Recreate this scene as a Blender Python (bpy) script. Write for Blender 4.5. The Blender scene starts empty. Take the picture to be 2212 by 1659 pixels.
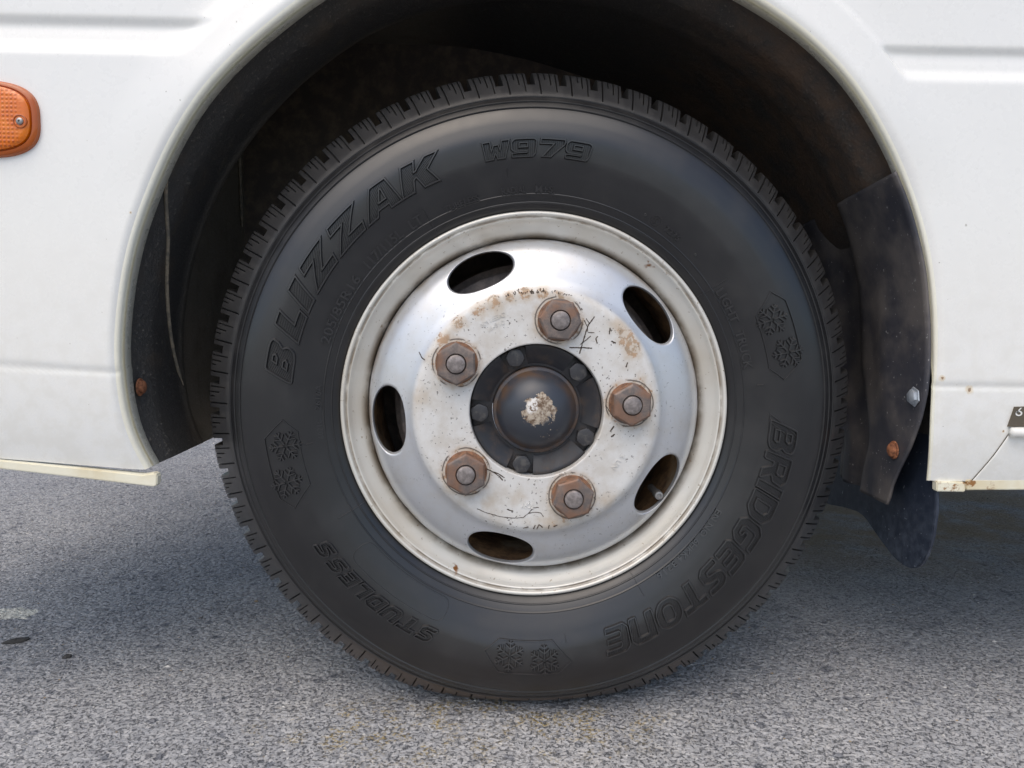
import bpy, math, random
import numpy as np
from mathutils import Matrix, Vector
random.seed(7); rng = np.random.default_rng(11)
R_ = math.radians
scene = bpy.context.scene
COL = scene.collection
# ------------------------------------------------------------------ camera
ZC = 0.358                                  # loaded radius: wheel centre above the ground
CAMP = np.array([-0.05547, -0.85713, 0.1104 + ZC])
YAW, PITCH, ROLL = 0.03394, 0.09717, 0.01047
FPX, CX, CY = 1661.0, 1106.0, 829.5          # measured on a 2212 px wide view of the photograph
_cy, _sy, _cp, _sp = math.cos(YAW), math.sin(YAW), math.cos(PITCH), math.sin(PITCH)
FW = np.array([_sy*_cp, _cy*_cp, -_sp]); _rt = np.array([_cy, -_sy, 0.0]); _up = np.cross(_rt, FW)
RT = _rt*math.cos(ROLL) + _up*math.sin(ROLL); UP = _up*math.cos(ROLL) - _rt*math.sin(ROLL)
cam = bpy.data.cameras.new('camera'); cam.sensor_width = 36; cam.lens = FPX/2212*36
cam.clip_start = 0.02; cam.clip_end = 500
camo = bpy.data.objects.new('camera', cam); COL.objects.link(camo)
m = Matrix.Identity(4)
for i in range(3):
    m[i][0] = RT[i]; m[i][1] = UP[i]; m[i][2] = -FW[i]; m[i][3] = CAMP[i]
camo.matrix_world = m
scene.camera = camo
# ------------------------------------------------------------------ sky, sun, exposure
SUN_EL, SUN_AZ = R_(60), R_(205)             # azimuth clockwise from +Y: behind the camera, a little to its left
world = bpy.data.worlds.new('World'); scene.world = world; world.use_nodes = True
wt = world.node_tree; wt.nodes.clear()
sky = wt.nodes.new('ShaderNodeTexSky'); sky.sky_type = 'NISHITA'; sky.sun_disc = False
sky.sun_elevation = SUN_EL; sky.sun_rotation = SUN_AZ; sky.air_density = 1.0; sky.dust_density = 2.4; sky.ozone_density = 0.6
bg = wt.nodes.new('ShaderNodeBackground'); bg.inputs['Strength'].default_value = 0.15
wo = wt.nodes.new('ShaderNodeOutputWorld')
wt.links.new(sky.outputs[0], bg.inputs[0]); wt.links.new(bg.outputs[0], wo.inputs[0])
sun = bpy.data.lights.new('sun', 'SUN'); sun.energy = 1.3; sun.angle = R_(70); sun.color = (1.0, 0.90, 0.75)
suno = bpy.data.objects.new('sun', sun); COL.objects.link(suno); suno.location = (0, -3, 6)
sd = Vector((math.sin(SUN_AZ)*math.cos(SUN_EL), math.cos(SUN_AZ)*math.cos(SUN_EL), math.sin(SUN_EL)))
suno.rotation_euler = (-sd).to_track_quat('-Z', 'Y').to_euler()
vs = scene.view_settings; vs.view_transform = 'Standard'; vs.look = 'None'; vs.gamma = 1; vs.use_curve_mapping = False
vs.exposure = 0.38
scene.render.resolution_x, scene.render.resolution_y = 1024, 768

# ------------------------------------------------------------------ pixel -> place
def ray(px, py): return FW + RT*(px-CX)/FPX - UP*(py-CY)/FPX
def on_y(px, py, Y):
    d = ray(px, py); return CAMP + d*((Y-CAMP[1])/d[1])
def on_x(px, py, X):
    d = ray(px, py); return CAMP + d*((X-CAMP[0])/d[0])
def on_z(px, py, Z=0.0):
    d = ray(px, py); return CAMP + d*((Z-CAMP[2])/d[2])
# ------------------------------------------------------------------ node helpers
class NT:
    def __init__(s, name):
        s.m = bpy.data.materials.new(name); s.m.use_nodes = True
        s.t = s.m.node_tree; s.n = s.t.nodes; s.n.clear()
        s.out = s.n.new('ShaderNodeOutputMaterial'); s.p = s.n.new('ShaderNodeBsdfPrincipled')
        s.t.links.new(s.p.outputs[0], s.out.inputs[0])
        tc = s.n.new('ShaderNodeTexCoord'); s.obj = tc.outputs['Object']
    def put(s, sock, v):
        if hasattr(v, 'is_linked') or isinstance(v, bpy.types.NodeSocket): s.t.links.new(v, sock)
        else:
            if hasattr(sock.default_value, '__len__') and not hasattr(v, '__len__'): v = [v]*len(sock.default_value)
            if hasattr(v, '__len__') and len(v) == 3 and len(sock.default_value) == 4: v = tuple(v)+(1,)
            sock.default_value = v
    def set(s, **kw):
        for k, v in kw.items(): s.put(s.p.inputs[k.replace('_', ' ')], v)
        return s
    def math(s, op, a, b=0.0, c=0.0, clamp=False):
        n = s.n.new('ShaderNodeMath'); n.operation = op; n.use_clamp = clamp
        s.put(n.inputs[0], a); s.put(n.inputs[1], b); s.put(n.inputs[2], c); return n.outputs[0]
    def mul(s, a, b): return s.math('MULTIPLY', a, b)
    def add(s, a, b): return s.math('ADD', a, b)
    def sub(s, a, b): return s.math('SUBTRACT', a, b)
    def mx(s, a, b): return s.math('MAXIMUM', a, b)
    def step(s, a, lo, hi, o0=0.0, o1=1.0):
        n = s.n.new('ShaderNodeMapRange'); n.interpolation_type = 'SMOOTHSTEP'
        s.put(n.inputs[0], a); s.put(n.inputs[1], lo); s.put(n.inputs[2], hi); s.put(n.inputs[3], o0); s.put(n.inputs[4], o1); return n.outputs[0]
    def noise(s, scale, detail=4, rough=0.55, vec=None, dist=0.0, color=False):
        n = s.n.new('ShaderNodeTexNoise'); s.put(n.inputs['Vector'], s.obj if vec is None else vec)
        n.inputs['Scale'].default_value = scale; n.inputs['Detail'].default_value = detail
        n.inputs['Roughness'].default_value = rough; n.inputs['Distortion'].default_value = dist
        return n.outputs[1 if color else 0]
    def voro(s, scale, feature='F1', vec=None, rnd=1.0):
        n = s.n.new('ShaderNodeTexVoronoi'); n.feature = feature; s.put(n.inputs['Vector'], s.obj if vec is None else vec)
        n.inputs['Scale'].default_value = scale; n.inputs['Randomness'].default_value = rnd; return n.outputs
    def scale(s, vec, v):
        n = s.n.new('ShaderNodeVectorMath'); n.operation = 'MULTIPLY'; s.put(n.inputs[0], vec); n.inputs[1].default_value = v; return n.outputs[0]
    def vadd(s, a, b):
        n = s.n.new('ShaderNodeVectorMath'); n.operation = 'ADD'; s.put(n.inputs[0], a); s.put(n.inputs[1], b); return n.outputs[0]
    def xyz(s, vec=None):
        n = s.n.new('ShaderNodeSeparateXYZ'); s.put(n.inputs[0], s.obj if vec is None else vec); return n.outputs
    def comb(s, x, y, z):
        n = s.n.new('ShaderNodeCombineXYZ'); s.put(n.inputs[0], x); s.put(n.inputs[1], y); s.put(n.inputs[2], z); return n.outputs[0]
    def mix(s, f, a, b):
        n = s.n.new('ShaderNodeMix'); n.data_type = 'RGBA'; s.put(n.inputs[0], f); s.put(n.inputs[6], a); s.put(n.inputs[7], b); return n.outputs[2]
    def attr(s, name):
        n = s.n.new('ShaderNodeAttribute'); n.attribute_name = name; return n.outputs['Fac']
    def bump(s, h, strength=0.3, dist=0.001):
        n = s.n.new('ShaderNodeBump'); n.inputs['Strength'].default_value = strength; n.inputs['Distance'].default_value = dist
        s.put(n.inputs['Height'], h); s.t.links.new(n.outputs[0], s.p.inputs['Normal']); return s
    def dist2(s, x, z, cx, cz):
        dx = s.sub(x, cx); dz = s.sub(z, cz)
        return s.math('SQRT', s.add(s.mul(dx, dx), s.mul(dz, dz)))

M = {}
# --- vehicle paint
def paint(name, base, dirt_col, dirt_amt, chips=()):
    a = NT(name); x, y, z = a.xyz(); n1 = a.noise(3, 5); n2 = a.noise(55, 5, 0.65)
    f = a.mul(a.step(n1, .35, .75), dirt_amt)
    c = a.mix(f, base, dirt_col)
    sp = a.step(a.noise(150, 2, .5), .765, .785)
    c = a.mix(a.mul(sp, .55), c, (.25, .22, .17))
    for px, py, rad in chips:
        q = on_y(px, py, -.03); dd = a.add(a.dist2(x, z, q[0], q[2]), a.mul(a.sub(a.noise(170, 4, .7), .5), rad*2.2))
        c = a.mix(a.mul(a.step(dd, rad*1.9, rad*.9), .55), c, (.66, .50, .27)); c = a.mix(a.step(dd, rad*.75, rad*.55), c, (.26, .15, .07))
    spray = a.mul(a.mul(a.step(z, .62, .30), a.step(n2, .38, .62)), .22)
    c = a.mix(spray, c, (.60, .56, .46))
    a.set(Base_Color=c, Roughness=a.step(n2, .3, .8, .24, .38), Coat_Weight=.4, Coat_Roughness=.12)
    a.bump(a.noise(14, 2), .05, .003); M[name] = a.m
paint('white_paint', (.85, .845, .805), (.81, .80, .745), .5, ((2085, 841, .0035), (290, 461, .0010), (2026, 815, .0022), (2160, 930, .0010)))
paint('lip_paint', (.88, .86, .74), (.80, .74, .56), .6)  # arch lip: dirt and warm reflected light put into a yellower white
a = NT('sill_paint')
rs = a.mul(a.step(a.noise(45, 5, .7), .61, .68), a.step(a.noise(9, 2), .45, .58))
c = a.mix(a.mul(a.step(a.noise(20, 4), .4, .7), .7), (.82, .78, .62), (.66, .55, .33))
a.set(Base_Color=a.mix(rs, c, (.30, .14, .04)), Roughness=.5); M['sill'] = a.m
# --- rubber
def rubber(name, base, rough, brown=0.0, dust=0.12, coat=.55):
    a = NT(name); n = a.noise(26, 6, .6); n2 = a.noise(420, 3, .6); n3 = a.noise(5, 3)
    c = a.mix(a.mul(a.step(n, .42, .8), dust), base, (.16, .145, .125))
    if brown:
        z = a.xyz()[2]
        c = a.mix(a.mul(a.mul(a.step(z, -.19, -.36), a.step(n3, .3, .6)), brown), c, (.105, .070, .050))
    a.set(Base_Color=c, Roughness=a.step(n, .3, .75, rough-.05, rough+.10), Specular_IOR_Level=.5, Coat_Weight=coat, Coat_Roughness=.30, Coat_IOR=1.7)
    a.bump(n2, .08, .0006); M[name] = a.m
rubber('sidewall', (.0085, .0085, .0095), .35, .10, .05, .26)
rubber('tread', (.030, .0295, .0300), .44, .8, .14, .30)
rubber('relief', (.017, .017, .018), .33, .1, .05, .40)
rubber('hatch', (.009, .009, .010), .42, .1, .05, .2)
# --- wheel
a = NT('rim_silver')
x, y, z = a.xyz(); n = a.noise(60, 5, .65)
r = a.math('SQRT', a.add(a.mul(x, x), a.mul(z, z)))
grime = a.mul(a.mx(a.step(r, .1985, .1900), a.mul(a.step(r, .2145, .211), a.step(r, .2095, .211))), a.step(a.noise(30, 4, .6), .25, .6))
c = a.mix(a.mul(a.step(a.noise(12, 4), .4, .7), .55), (.74, .72, .66), (.62, .56, .46))
c = a.mix(a.mul(a.step(a.noise(210, 3, .6), .66, .72), .7), c, (.30, .22, .13))
c = a.mix(a.mul(grime, .85), c, (.16, .11, .06))
c = a.mix(a.mul(a.step(a.noise(17, 4, .6), .66, .7), a.step(a.noise(90, 4), .5, .58)), c, (.26, .11, .035))
a.set(Base_Color=c, Metallic=.35, Roughness=a.step(n, .3, .7, .34, .5)); a.bump(a.noise(300, 3), .06, .0005); M['rim'] = a.m
a = NT('disc_silver')
x, y, z = a.xyz(); r = a.math('SQRT', a.add(a.mul(x, x), a.mul(z, z)))
face = a.step(r, .139, .131)
dirt = a.noise(35, 6, .65); fine = a.noise(160, 4, .6)
NA = R_(77.2)
ang = a.math('ARCTAN2', z, x)
fold = a.sub(a.math('FLOORED_MODULO', a.add(ang, -NA + R_(36) + 4*math.pi), R_(72)), R_(36))
nx = a.sub(a.mul(r, a.math('COSINE', fold)), .1016); nz = a.mul(r, a.math('SINE', fold))
nd = a.math('SQRT', a.add(a.mul(nx, nx), a.mul(nz, nz)))
nd = a.add(nd, a.mul(a.sub(a.noise(45, 3), .5), .003))
ring = a.mul(a.mul(a.step(nd, .0246, .0254), a.step(nd, .0268, .0260)), a.step(a.noise(38, 3), .40, .50))
rw = a.attr('rust')
paintc = a.mix(a.mul(a.step(dirt, .4, .75), .45), (.62, .635, .655), (.54, .51, .455))
facec = a.mix(a.step(dirt, .35, .7), (.70, .69, .665), (.58, .545, .49))
c = a.mix(face, paintc, facec)
rust = a.mul(a.step(a.add(rw, a.sub(a.noise(110, 6, .75), .5)), .45, .58), a.step(fine, .40, .53))
c = a.mix(a.mul(rust, .9), c, a.mix(a.step(a.noise(120, 4), .4, .6), (.36, .16, .055), (.17, .10, .055)))
stain = a.mul(a.step(a.add(rw, a.sub(dirt, .5)), .12, .6), .5)
c = a.mix(a.mul(stain, face), c, (.52, .40, .27))
c = a.mix(a.mul(ring, .85), c, (.055, .045, .04))
specks = a.mul(a.step(a.noise(330, 2, .5, vec=a.vadd(a.obj, (3, 1, 7))), .665, .69), a.step(a.noise(22, 3), .36, .58))
c = a.mix(a.mul(specks, a.step(face, -.2, 1, .35, .9)), c, (.07, .055, .045))
edge = a.mul(a.step(r, .1815, .1885), a.step(a.noise(34, 4, .6), .3, .65))
c = a.mix(a.mul(edge, .75), c, (.22, .15, .08))
a.set(Base_Color=c, Metallic=a.mul(a.step(face, 0, 1, .62, .12), a.sub(1.0, rust)), Roughness=a.step(face, 0, 1, .40, .55))
a.bump(a.sub(a.add(a.mul(fine, .4), a.noise(9, 2)), a.mul(rust, .6)), .10, .001); M['disc'] = a.m
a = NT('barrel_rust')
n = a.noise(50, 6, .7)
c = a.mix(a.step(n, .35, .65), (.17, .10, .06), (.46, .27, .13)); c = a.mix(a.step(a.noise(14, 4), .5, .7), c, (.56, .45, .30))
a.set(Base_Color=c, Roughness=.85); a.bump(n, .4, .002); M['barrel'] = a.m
a = NT('drum_iron'); n = a.noise(70, 6, .7)
a.set(Base_Color=a.mix(a.step(n, .35, .7), (.15, .13, .125), (.30, .25, .22)), Roughness=.7); a.bump(n, .3, .001); M['drum'] = a.m
a = NT('nut_face'); n = a.noise(160, 5, .7); n0 = a.noise(40, 3)
c = a.mix(a.step(n, .35, .7), (.15, .128, .118), (.26, .205, .175)); c = a.mix(a.mul(a.step(n0, .42, .62), .7), c, (.25, .125, .07))
a.set(Base_Color=c, Metallic=.35, Roughness=.55); a.bump(n, .25, .0006); M['nut_face'] = a.m
a = NT('nut_rust'); n = a.noise(140, 6, .7)
c = a.mix(a.step(n, .32, .68), (.12, .065, .042), (.29, .145, .078)); c = a.mix(a.step(a.noise(45, 3), .5, .66), c, (.16, .13, .115))
a.set(Base_Color=c, Roughness=.85); a.bump(n, .5, .0012); M['nut_rust'] = a.m
a = NT('stud_steel'); n = a.noise(200, 4)
a.set(Base_Color=a.mix(a.step(n, .35, .7), (.20, .175, .165), (.34, .30, .285)), Metallic=.5, Roughness=.5); a.bump(n, .2, .0005); M['stud'] = a.m
a = NT('hub_black'); n = a.noise(60, 5, .65)
c = a.mix(a.mul(a.step(n, .45, .75), .6), (.026, .026, .030), (.10, .066, .044))
a.set(Base_Color=c, Roughness=a.step(n, .3, .7, .32, .55)); a.bump(n, .15, .001); M['hub'] = a.m
a = NT('bolt_black'); n = a.noise(120, 4)
a.set(Base_Color=a.mix(a.step(n, .5, .7), (.040, .040, .044), (.09, .085, .08)), Roughness=.45); a.bump(n, .2, .0006); M['bolt'] = a.m
a = NT('dome_worn')
x, y, z = a.xyz()
wob = a.noise(70, 5, .65)
dx = a.sub(x, .0015); dz = a.sub(z, .0035)
dd = a.math('SQRT', a.add(a.mul(dx, dx), a.mul(dz, dz)))
bare = a.step(a.add(a.sub(.0175, dd), a.mul(a.sub(wob, .5), .040)), 0, .0012)
hole = a.step(a.dist2(x, z, .0115, -.014), .004, .009)
bare = a.mul(bare, hole)
fl = a.mul(a.step(a.noise(260, 2), .66, .69), a.step(a.dist2(x, z, .01, -.016), .016, .008))
bare = a.mx(bare, fl)
n = a.noise(230, 5, .7)
bc = a.mix(a.step(n, .35, .62), (.15, .095, .06), (.52, .45, .36)); bc = a.mix(a.mul(a.step(a.add(a.dist2(x, z, -.003, .008), a.mul(a.sub(wob, .5), .03)), .010, .006), a.step(n, .42, .5)), bc, (.74, .72, .69))
rr = a.math('SQRT', a.add(a.mul(x, x), a.mul(z, z)))
pc = a.mix(a.mul(a.step(rr, .033, .043), a.step(a.noise(45, 4), .35, .65)), (.040, .045, .056), (.10, .062, .040))
a.set(Base_Color=a.mix(bare, pc, bc), Roughness=a.mix(bare, (.36, .36, .36), (.85, .85, .85)), Metallic=a.mul(bare, .25))
a.bump(a.sub(a.mul(n, bare), a.mul(bare, 1.4)), .35, .0006); M['dome'] = a.m
a = NT('valve_metal'); a.set(Base_Color=(.35, .34, .33), Metallic=.8, Roughness=.4); M['valve'] = a.m
# --- wheel well
a = NT('undercoat'); n = a.noise(260, 5, .7); n2 = a.noise(12, 4); sx, sy2, sz = a.xyz()
c = a.mix(a.mul(a.step(n, .55, .72), .55), (.050, .047, .044), (.30, .27, .22))
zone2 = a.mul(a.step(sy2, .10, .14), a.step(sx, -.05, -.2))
c = a.mix(a.mul(zone2, .8), c, a.mix(a.noise(18, 4), (.18, .155, .12), (.34, .285, .21)))  # deep olive-brown panels, colour lightened to make up for weak light
streak = a.step(a.noise(40, 4, .6, vec=a.scale(a.obj, (1, 1, .06))), .58, .72)
c = a.mix(a.mul(streak, .35), c, (.13, .105, .07))
c = a.mix(a.mul(a.step(n2, .55, .75), .5), c, (.10, .075, .052))
brown = a.mul(a.step(sx, .12, .30), a.step(sz, .52, .62))
c = a.mix(a.mul(brown, a.step(a.noise(24, 5, .65), .3, .65)), c, (.115, .075, .050))
a.set(Base_Color=c, Roughness=a.step(n, .3, .7, .45, .75)); a.bump(a.add(n, a.mul(a.noise(70, 4), 1.2)), .5, .0025); M['undercoat'] = a.m
a = NT('inner_wall'); n = a.noise(55, 6, .65)
a.set(Base_Color=a.mix(a.step(n, .4, .7), (.085, .070, .058), (.17, .13, .09)), Roughness=.85); M['inner'] = a.m
a = NT('flap_rubber'); n = a.noise(75, 6, .7); sx, sy2, sz = a.xyz()
c = a.mix(a.mul(a.step(n, .35, .75), a.step(sz, .30, .13, .05, .45)), (.020, .027, .044), (.17, .20, .25))
c = a.mix(a.step(a.noise(190, 2), .70, .74), c, (.30, .32, .36))
a.set(Base_Color=c, Roughness=.42); a.bump(a.noise(120, 4), .12, .001); M['flap'] = a.m
a = NT('guard_steel'); n = a.noise(120, 6, .7); n2 = a.noise(16, 4)
c = a.mix(a.mul(a.step(n2, .35, .7), .8), (.050, .050, .060), (.17, .15, .135))
c = a.mix(a.step(a.noise(230, 2), .69, .73), c, (.30, .29, .28))
a.set(Base_Color=c, Roughness=.5); a.bump(n, .3, .001); M['guard'] = a.m
a = NT('rusty_bolt'); n = a.noise(200, 5)
a.set(Base_Color=a.mix(a.step(n, .35, .65), (.16, .06, .03), (.40, .16, .075)), Roughness=.8); a.bump(n, .4, .0008); M['rusty'] = a.m
a = NT('zinc_bolt'); a.set(Base_Color=a.mix(a.noise(150, 4), (.32, .36, .40), (.55, .58, .62)), Metallic=.5, Roughness=.42); M['zinc'] = a.m
a = NT('amber_lens'); x, y, z = a.xyz()
gx = a.math('SINE', a.mul(x, 2*math.pi/.0042)); gz = a.math('SINE', a.mul(z, 2*math.pi/.0042))
pr = a.mul(a.mul(a.add(gx, 1), a.add(gz, 1)), .25); zone = a.step(x, -.520, -.535)
c = a.mix(a.mul(pr, zone), (.72, .16, .002), (.42, .075, .002)); c = a.mix(a.step(a.noise(40, 3), .45, .7), c, (.80, .22, .003))
a.set(Base_Color=c, Roughness=.22, Coat_Weight=.4, Coat_Roughness=.1, Subsurface_Weight=.15, Subsurface_Radius=(.01, .003, .001))
a.bump(a.mul(pr, zone), .35, .002); M['amber'] = a.m
a = NT('amber_rim'); a.set(Base_Color=a.mix(a.noise(40, 3), (.36, .070, .004), (.50, .11, .006)), Roughness=.25, Coat_Weight=.3); M['amber_rim'] = a.m
a = NT('gasket'); a.set(Base_Color=(.018, .014, .013), Roughness=.6); M['gasket'] = a.m
a = NT('scratch'); a.set(Base_Color=a.mix(a.noise(200, 3), (.035, .028, .024), (.10, .065, .04)), Roughness=.8); M['scratch'] = a.m
a = NT('dark_plate'); a.set(Base_Color=a.mix(a.noise(60, 4), (.075, .062, .042), (.13, .105, .075)), Roughness=.7); M['plate'] = a.m
a = NT('white_print'); a.set(Base_Color=(.75, .74, .70), Roughness=.6); M['print'] = a.m
a = NT('stone_dark'); n = a.noise(220, 4); a.set(Base_Color=a.mix(n, (.030, .030, .030), (.085, .08, .075)), Roughness=.9); a.bump(n, .5, .001); M['stone'] = a.m
# --- asphalt
a = NT('asphalt'); x, y, z = a.xyz()
wv = a.vadd(a.obj, a.scale(a.vadd(a.noise(60, 3, .6, color=True), (-.5, -.5, -.5)), (.010, .010, .010)))
v1 = a.voro(135, vec=wv); v2 = a.voro(300, vec=wv); v3 = a.voro(70, vec=wv)
big = a.noise(2.2, 5, .6); mid = a.noise(14, 5, .6); finen = a.noise(330, 4, .65)
c = a.mix(a.step(big, .35, .68), (.355, .358, .370), (.450, .443, .440))
c = a.mix(a.mul(a.step(mid, .45, .72), .5), c, (.27, .268, .275))
vcol = a.xyz(v1[1])
c = a.mix(a.mul(a.step(vcol[0], .35, .95), .32), c, (.58, .565, .55))
c = a.mix(a.mul(a.step(vcol[1], .68, .95), .42), c, (.15, .153, .165))
pit = a.mul(a.mx(a.step(a.noise(250, 4, .6, dist=.6), .545, .63), a.mul(a.step(a.noise(120, 4, .65), .59, .67), .8)), a.step(mid, .30, .55, .5, 1.0))
c = a.mix(a.mul(pit, .74), c, (.085, .087, .098))
bigst = a.mul(a.mul(a.step(a.xyz(v3[1])[2], .95, .97), a.step(a.add(v3[0], a.mul(a.sub(finen, .5), .5)), .48, .36)), .8)
c = a.mix(a.mul(bigst, .7), c, (.075, .085, .11))
wf = a.mul(a.step(a.xyz(v2[1])[0], .955, .965), a.step(v2[0], .5, .35))
c = a.mix(a.mul(wf, .8), c, (.62, .61, .58))
lc = on_z(1010, 1570)
lx = a.mul(a.sub(x, lc[0]), 1/.24); ly = a.mul(a.sub(y, lc[1]), 1/.075)
lich = a.step(a.add(a.mul(lx, lx), a.mul(ly, ly)), 1.6, .1)
lich = a.mul(lich, a.mul(a.step(a.noise(22, 6, .7), .46, .60), a.step(a.noise(210, 4, .6), .46, .58)))
c = a.mix(a.mul(lich, .85), c, (.36, .265, .09))
pm = on_z(18, 1326)
px_ = a.mul(a.sub(x, pm[0]), 1/.050); py_ = a.mul(a.sub(y, pm[1]), 1/.026)
pd = a.add(a.math('SQRT', a.add(a.mul(px_, px_), a.mul(py_, py_))), a.mul(a.sub(a.noise(50, 5, .65), .5), 1.6))
c = a.mix(a.mul(a.step(pd, .95, .80), a.sub(1.0, a.mul(pit, .7))), c, (.80, .77, .66))
soil = a.mul(a.mul(a.step(y, .30, .75), a.step(x, .25, .55)), a.step(a.noise(6, 5, .6), .25, .6))
c = a.mix(a.mul(soil, .9), c, (.33, .235, .13))
a.set(Base_Color=c, Roughness=.88, Specular_IOR_Level=.35)
hgt = a.sub(a.add(a.mul(a.sub(1.0, v1[0]), 1.0), a.mul(finen, .5)), a.mul(pit, 1.6))
a.bump(hgt, 1.0, .0032); M['asphalt'] = a.m

# ------------------------------------------------------------------ mesh helpers
def mk(name, v, f, mat, parent=None, smooth=True, loc=(0, 0, 0)):
    me = bpy.data.meshes.new(name)
    me.from_pydata([tuple(map(float, p)) for p in v], [], [tuple(map(int, q)) for q in f])
    mats = mat if isinstance(mat, (list, tuple)) else [mat]
    for q in mats: me.materials.append(M[q])
    me.validate(); me.update()
    if smooth: me.polygons.foreach_set('use_smooth', [True]*len(me.polygons))
    o = bpy.data.objects.new(name, me); COL.objects.link(o); o.location = loc
    if parent: o.parent = parent
    return o
def grid_faces(nu, nv, closed_u=False):
    f = []
    for i in range(nu if closed_u else nu-1):
        j = np.arange(nv-1); i2 = (i+1) % nu
        f += np.stack([i*nv+j, i*nv+j+1, i2*nv+j+1, i2*nv+j], 1).tolist()
    return f
def lathe(prof, n=240):
    p = np.array(prof); t = np.linspace(0, 2*math.pi, n, endpoint=False)
    v = np.stack([np.outer(np.cos(t), p[:, 0]), np.tile(p[:, 1], (n, 1)), np.outer(np.sin(t), p[:, 0])], 2).reshape(-1, 3)
    return v, grid_faces(n, len(p), True)
def pchip(x, y, xi):
    x = np.asarray(x, float); y = np.asarray(y, float); h = np.diff(x); d = np.diff(y)/h
    mm = np.zeros_like(y)
    for i in range(1, len(x)-1):
        if d[i-1]*d[i] > 0:
            w1 = 2*h[i]+h[i-1]; w2 = h[i]+2*h[i-1]; mm[i] = (w1+w2)/(w1/d[i-1]+w2/d[i])
    mm[0] = d[0]; mm[-1] = d[-1]
    k = np.clip(np.searchsorted(x, xi)-1, 0, len(x)-2); t = (xi-x[k])/h[k]
    return y[k]*(1+2*t)*(1-t)**2 + h[k]*mm[k]*t*(1-t)**2 + y[k+1]*t*t*(3-2*t) + h[k]*mm[k+1]*t*t*(t-1)
def auto_smooth(o, ang=35):
    try:
        o.data.set_sharp_from_angle(angle=R_(ang))
    except Exception: pass
def resample(P, n):
    P = np.asarray(P, float); d = np.r_[0, np.cumsum(np.linalg.norm(np.diff(P, axis=0), axis=1))]
    s = np.linspace(0, d[-1], n); return np.stack([np.interp(s, d, P[:, i]) for i in range(P.shape[1])], 1)
def smooth_curve(P, it=3):
    P = np.asarray(P, float)
    for _ in range(it):
        Q = P.copy(); Q[1:-1] = .25*P[:-2]+.5*P[1:-1]+.25*P[2:]; P = Q
    return P
def S(e0, e1, x):
    t = np.clip((x-e0)/(e1-e0), 0, 1); return t*t*(3-2*t)
def extrude_poly(name, pts, axis, depth, mat, parent, bevel=0.0):
    """closed outline (3D points in one plane) given thickness along an axis vector"""
    pts = np.asarray(pts, float); n = len(pts); ax = np.asarray(axis, float)*depth
    v = np.r_[pts, pts+ax]; f = [list(range(n)), list(range(2*n-1, n-1, -1))]
    f += [[i, i+n, (i+1) % n + n, (i+1) % n] for i in range(n)]
    me = bpy.data.meshes.new(name); me.from_pydata([tuple(map(float, p)) for p in v], [], f); me.materials.append(M[mat])
    import bmesh
    bm = bmesh.new(); bm.from_mesh(me); bmesh.ops.recalc_face_normals(bm, faces=bm.faces)
    if bevel: bmesh.ops.bevel(bm, geom=[e for e in bm.edges], offset=bevel, segments=2, affect='EDGES', clamp_overlap=True)
    bm.to_mesh(me); bm.free()
    o = bpy.data.objects.new(name, me); COL.objects.link(o); o.parent = parent; return o
def part_label(o, t): o['label'] = t

# ------------------------------------------------------------------ setting
g = 60.0
gv = [(-g, -g, 0), (g, -g, 0), (g, g, 0), (-g, g, 0)]
ground = mk('ground', gv, [(0, 1, 2, 3)], 'asphalt', smooth=False); ground['kind'] = 'structure'

# ------------------------------------------------------------------ the vehicle
veh = bpy.data.objects.new('vehicle', None); COL.objects.link(veh); veh.empty_display_size = .3
veh['label'] = 'white vehicle with silver steel wheel and black studless tyre parked on asphalt'; veh['category'] = 'vehicle'

# ---- body side panel with arch, built as a dense sheet
YP = -0.035
cpx = np.array([1138, 740]); Rpx = 890
left = [(303, 1019), (283, 983), (267, 937), (257, 885), (250, 826), (245, 766), (248, 700), (257, 620), (269, 550), (293, 467), (333, 367), (367, 300), (433, 200), (533, 97), (653, 0)]
a0 = math.atan2(740-0, 653-1138); a1 = math.atan2(740-0, 1635-1138)
top = [(1138+Rpx*math.cos(t), 740-Rpx*math.sin(t)) for t in np.linspace(a0, a1, 14)[1:-1]]
right = [(1635, 0), (1728, 63), (1808, 140), (1861, 207), (1908, 283), (1941, 340), (1975, 417), (1995, 483), (2011, 550), (2021, 620), (2025, 686), (2025, 770), (2022, 820), (2018, 870), (2019, 940), (2021, 990), (2023, 1043)]
arch = np.array([on_y(px, py, YP)[[0, 2]] for px, py in left+top+right])
NS = 720
arch = resample(arch, NS); _e = arch.copy(); arch = smooth_curve(arch, 220)
tan = np.gradient(arch, axis=0); tan /= np.linalg.norm(tan, axis=1)[:, None]
nrm = np.stack([-tan[:, 1], tan[:, 0]], 1)                # away from the opening
bl0 = on_y(0, 996, YP)[[0, 2]]; bl1 = on_y(303, 1022, YP)[[0, 2]]
XL, XR, ZT = -0.86, 1.7, 1.75
zl = bl1[1] + (XL-bl1[0])*(bl0[1]-bl1[1])/(bl0[0]-bl1[0])
zr = on_y(2212, 1043, YP)[2]
outer = resample(np.array([(XL, zl), (XL, ZT)]), 200)
outer = np.r_[resample(np.array([(XL, zl), (XL, ZT)]), 181), resample(np.array([(XL, ZT), (XR, ZT)]), 361)[1:], resample(np.array([(XR, ZT), (XR, zr)]), 181)[1:]]
outer = outer[np.round(np.linspace(0, len(outer)-1, NS)).astype(int)]
outer[0] = (XL, zl); outer[-1] = (XR, zr)
L = np.linalg.norm(outer-arch, axis=1)
NR1, NR2 = 112, 22
def rowpos(k):
    near = .0025*min(k, NR1) + 0*L
    if k <= NR1: return near
    return near + (L-near)*((k-NR1)/NR2)**1.5
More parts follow.
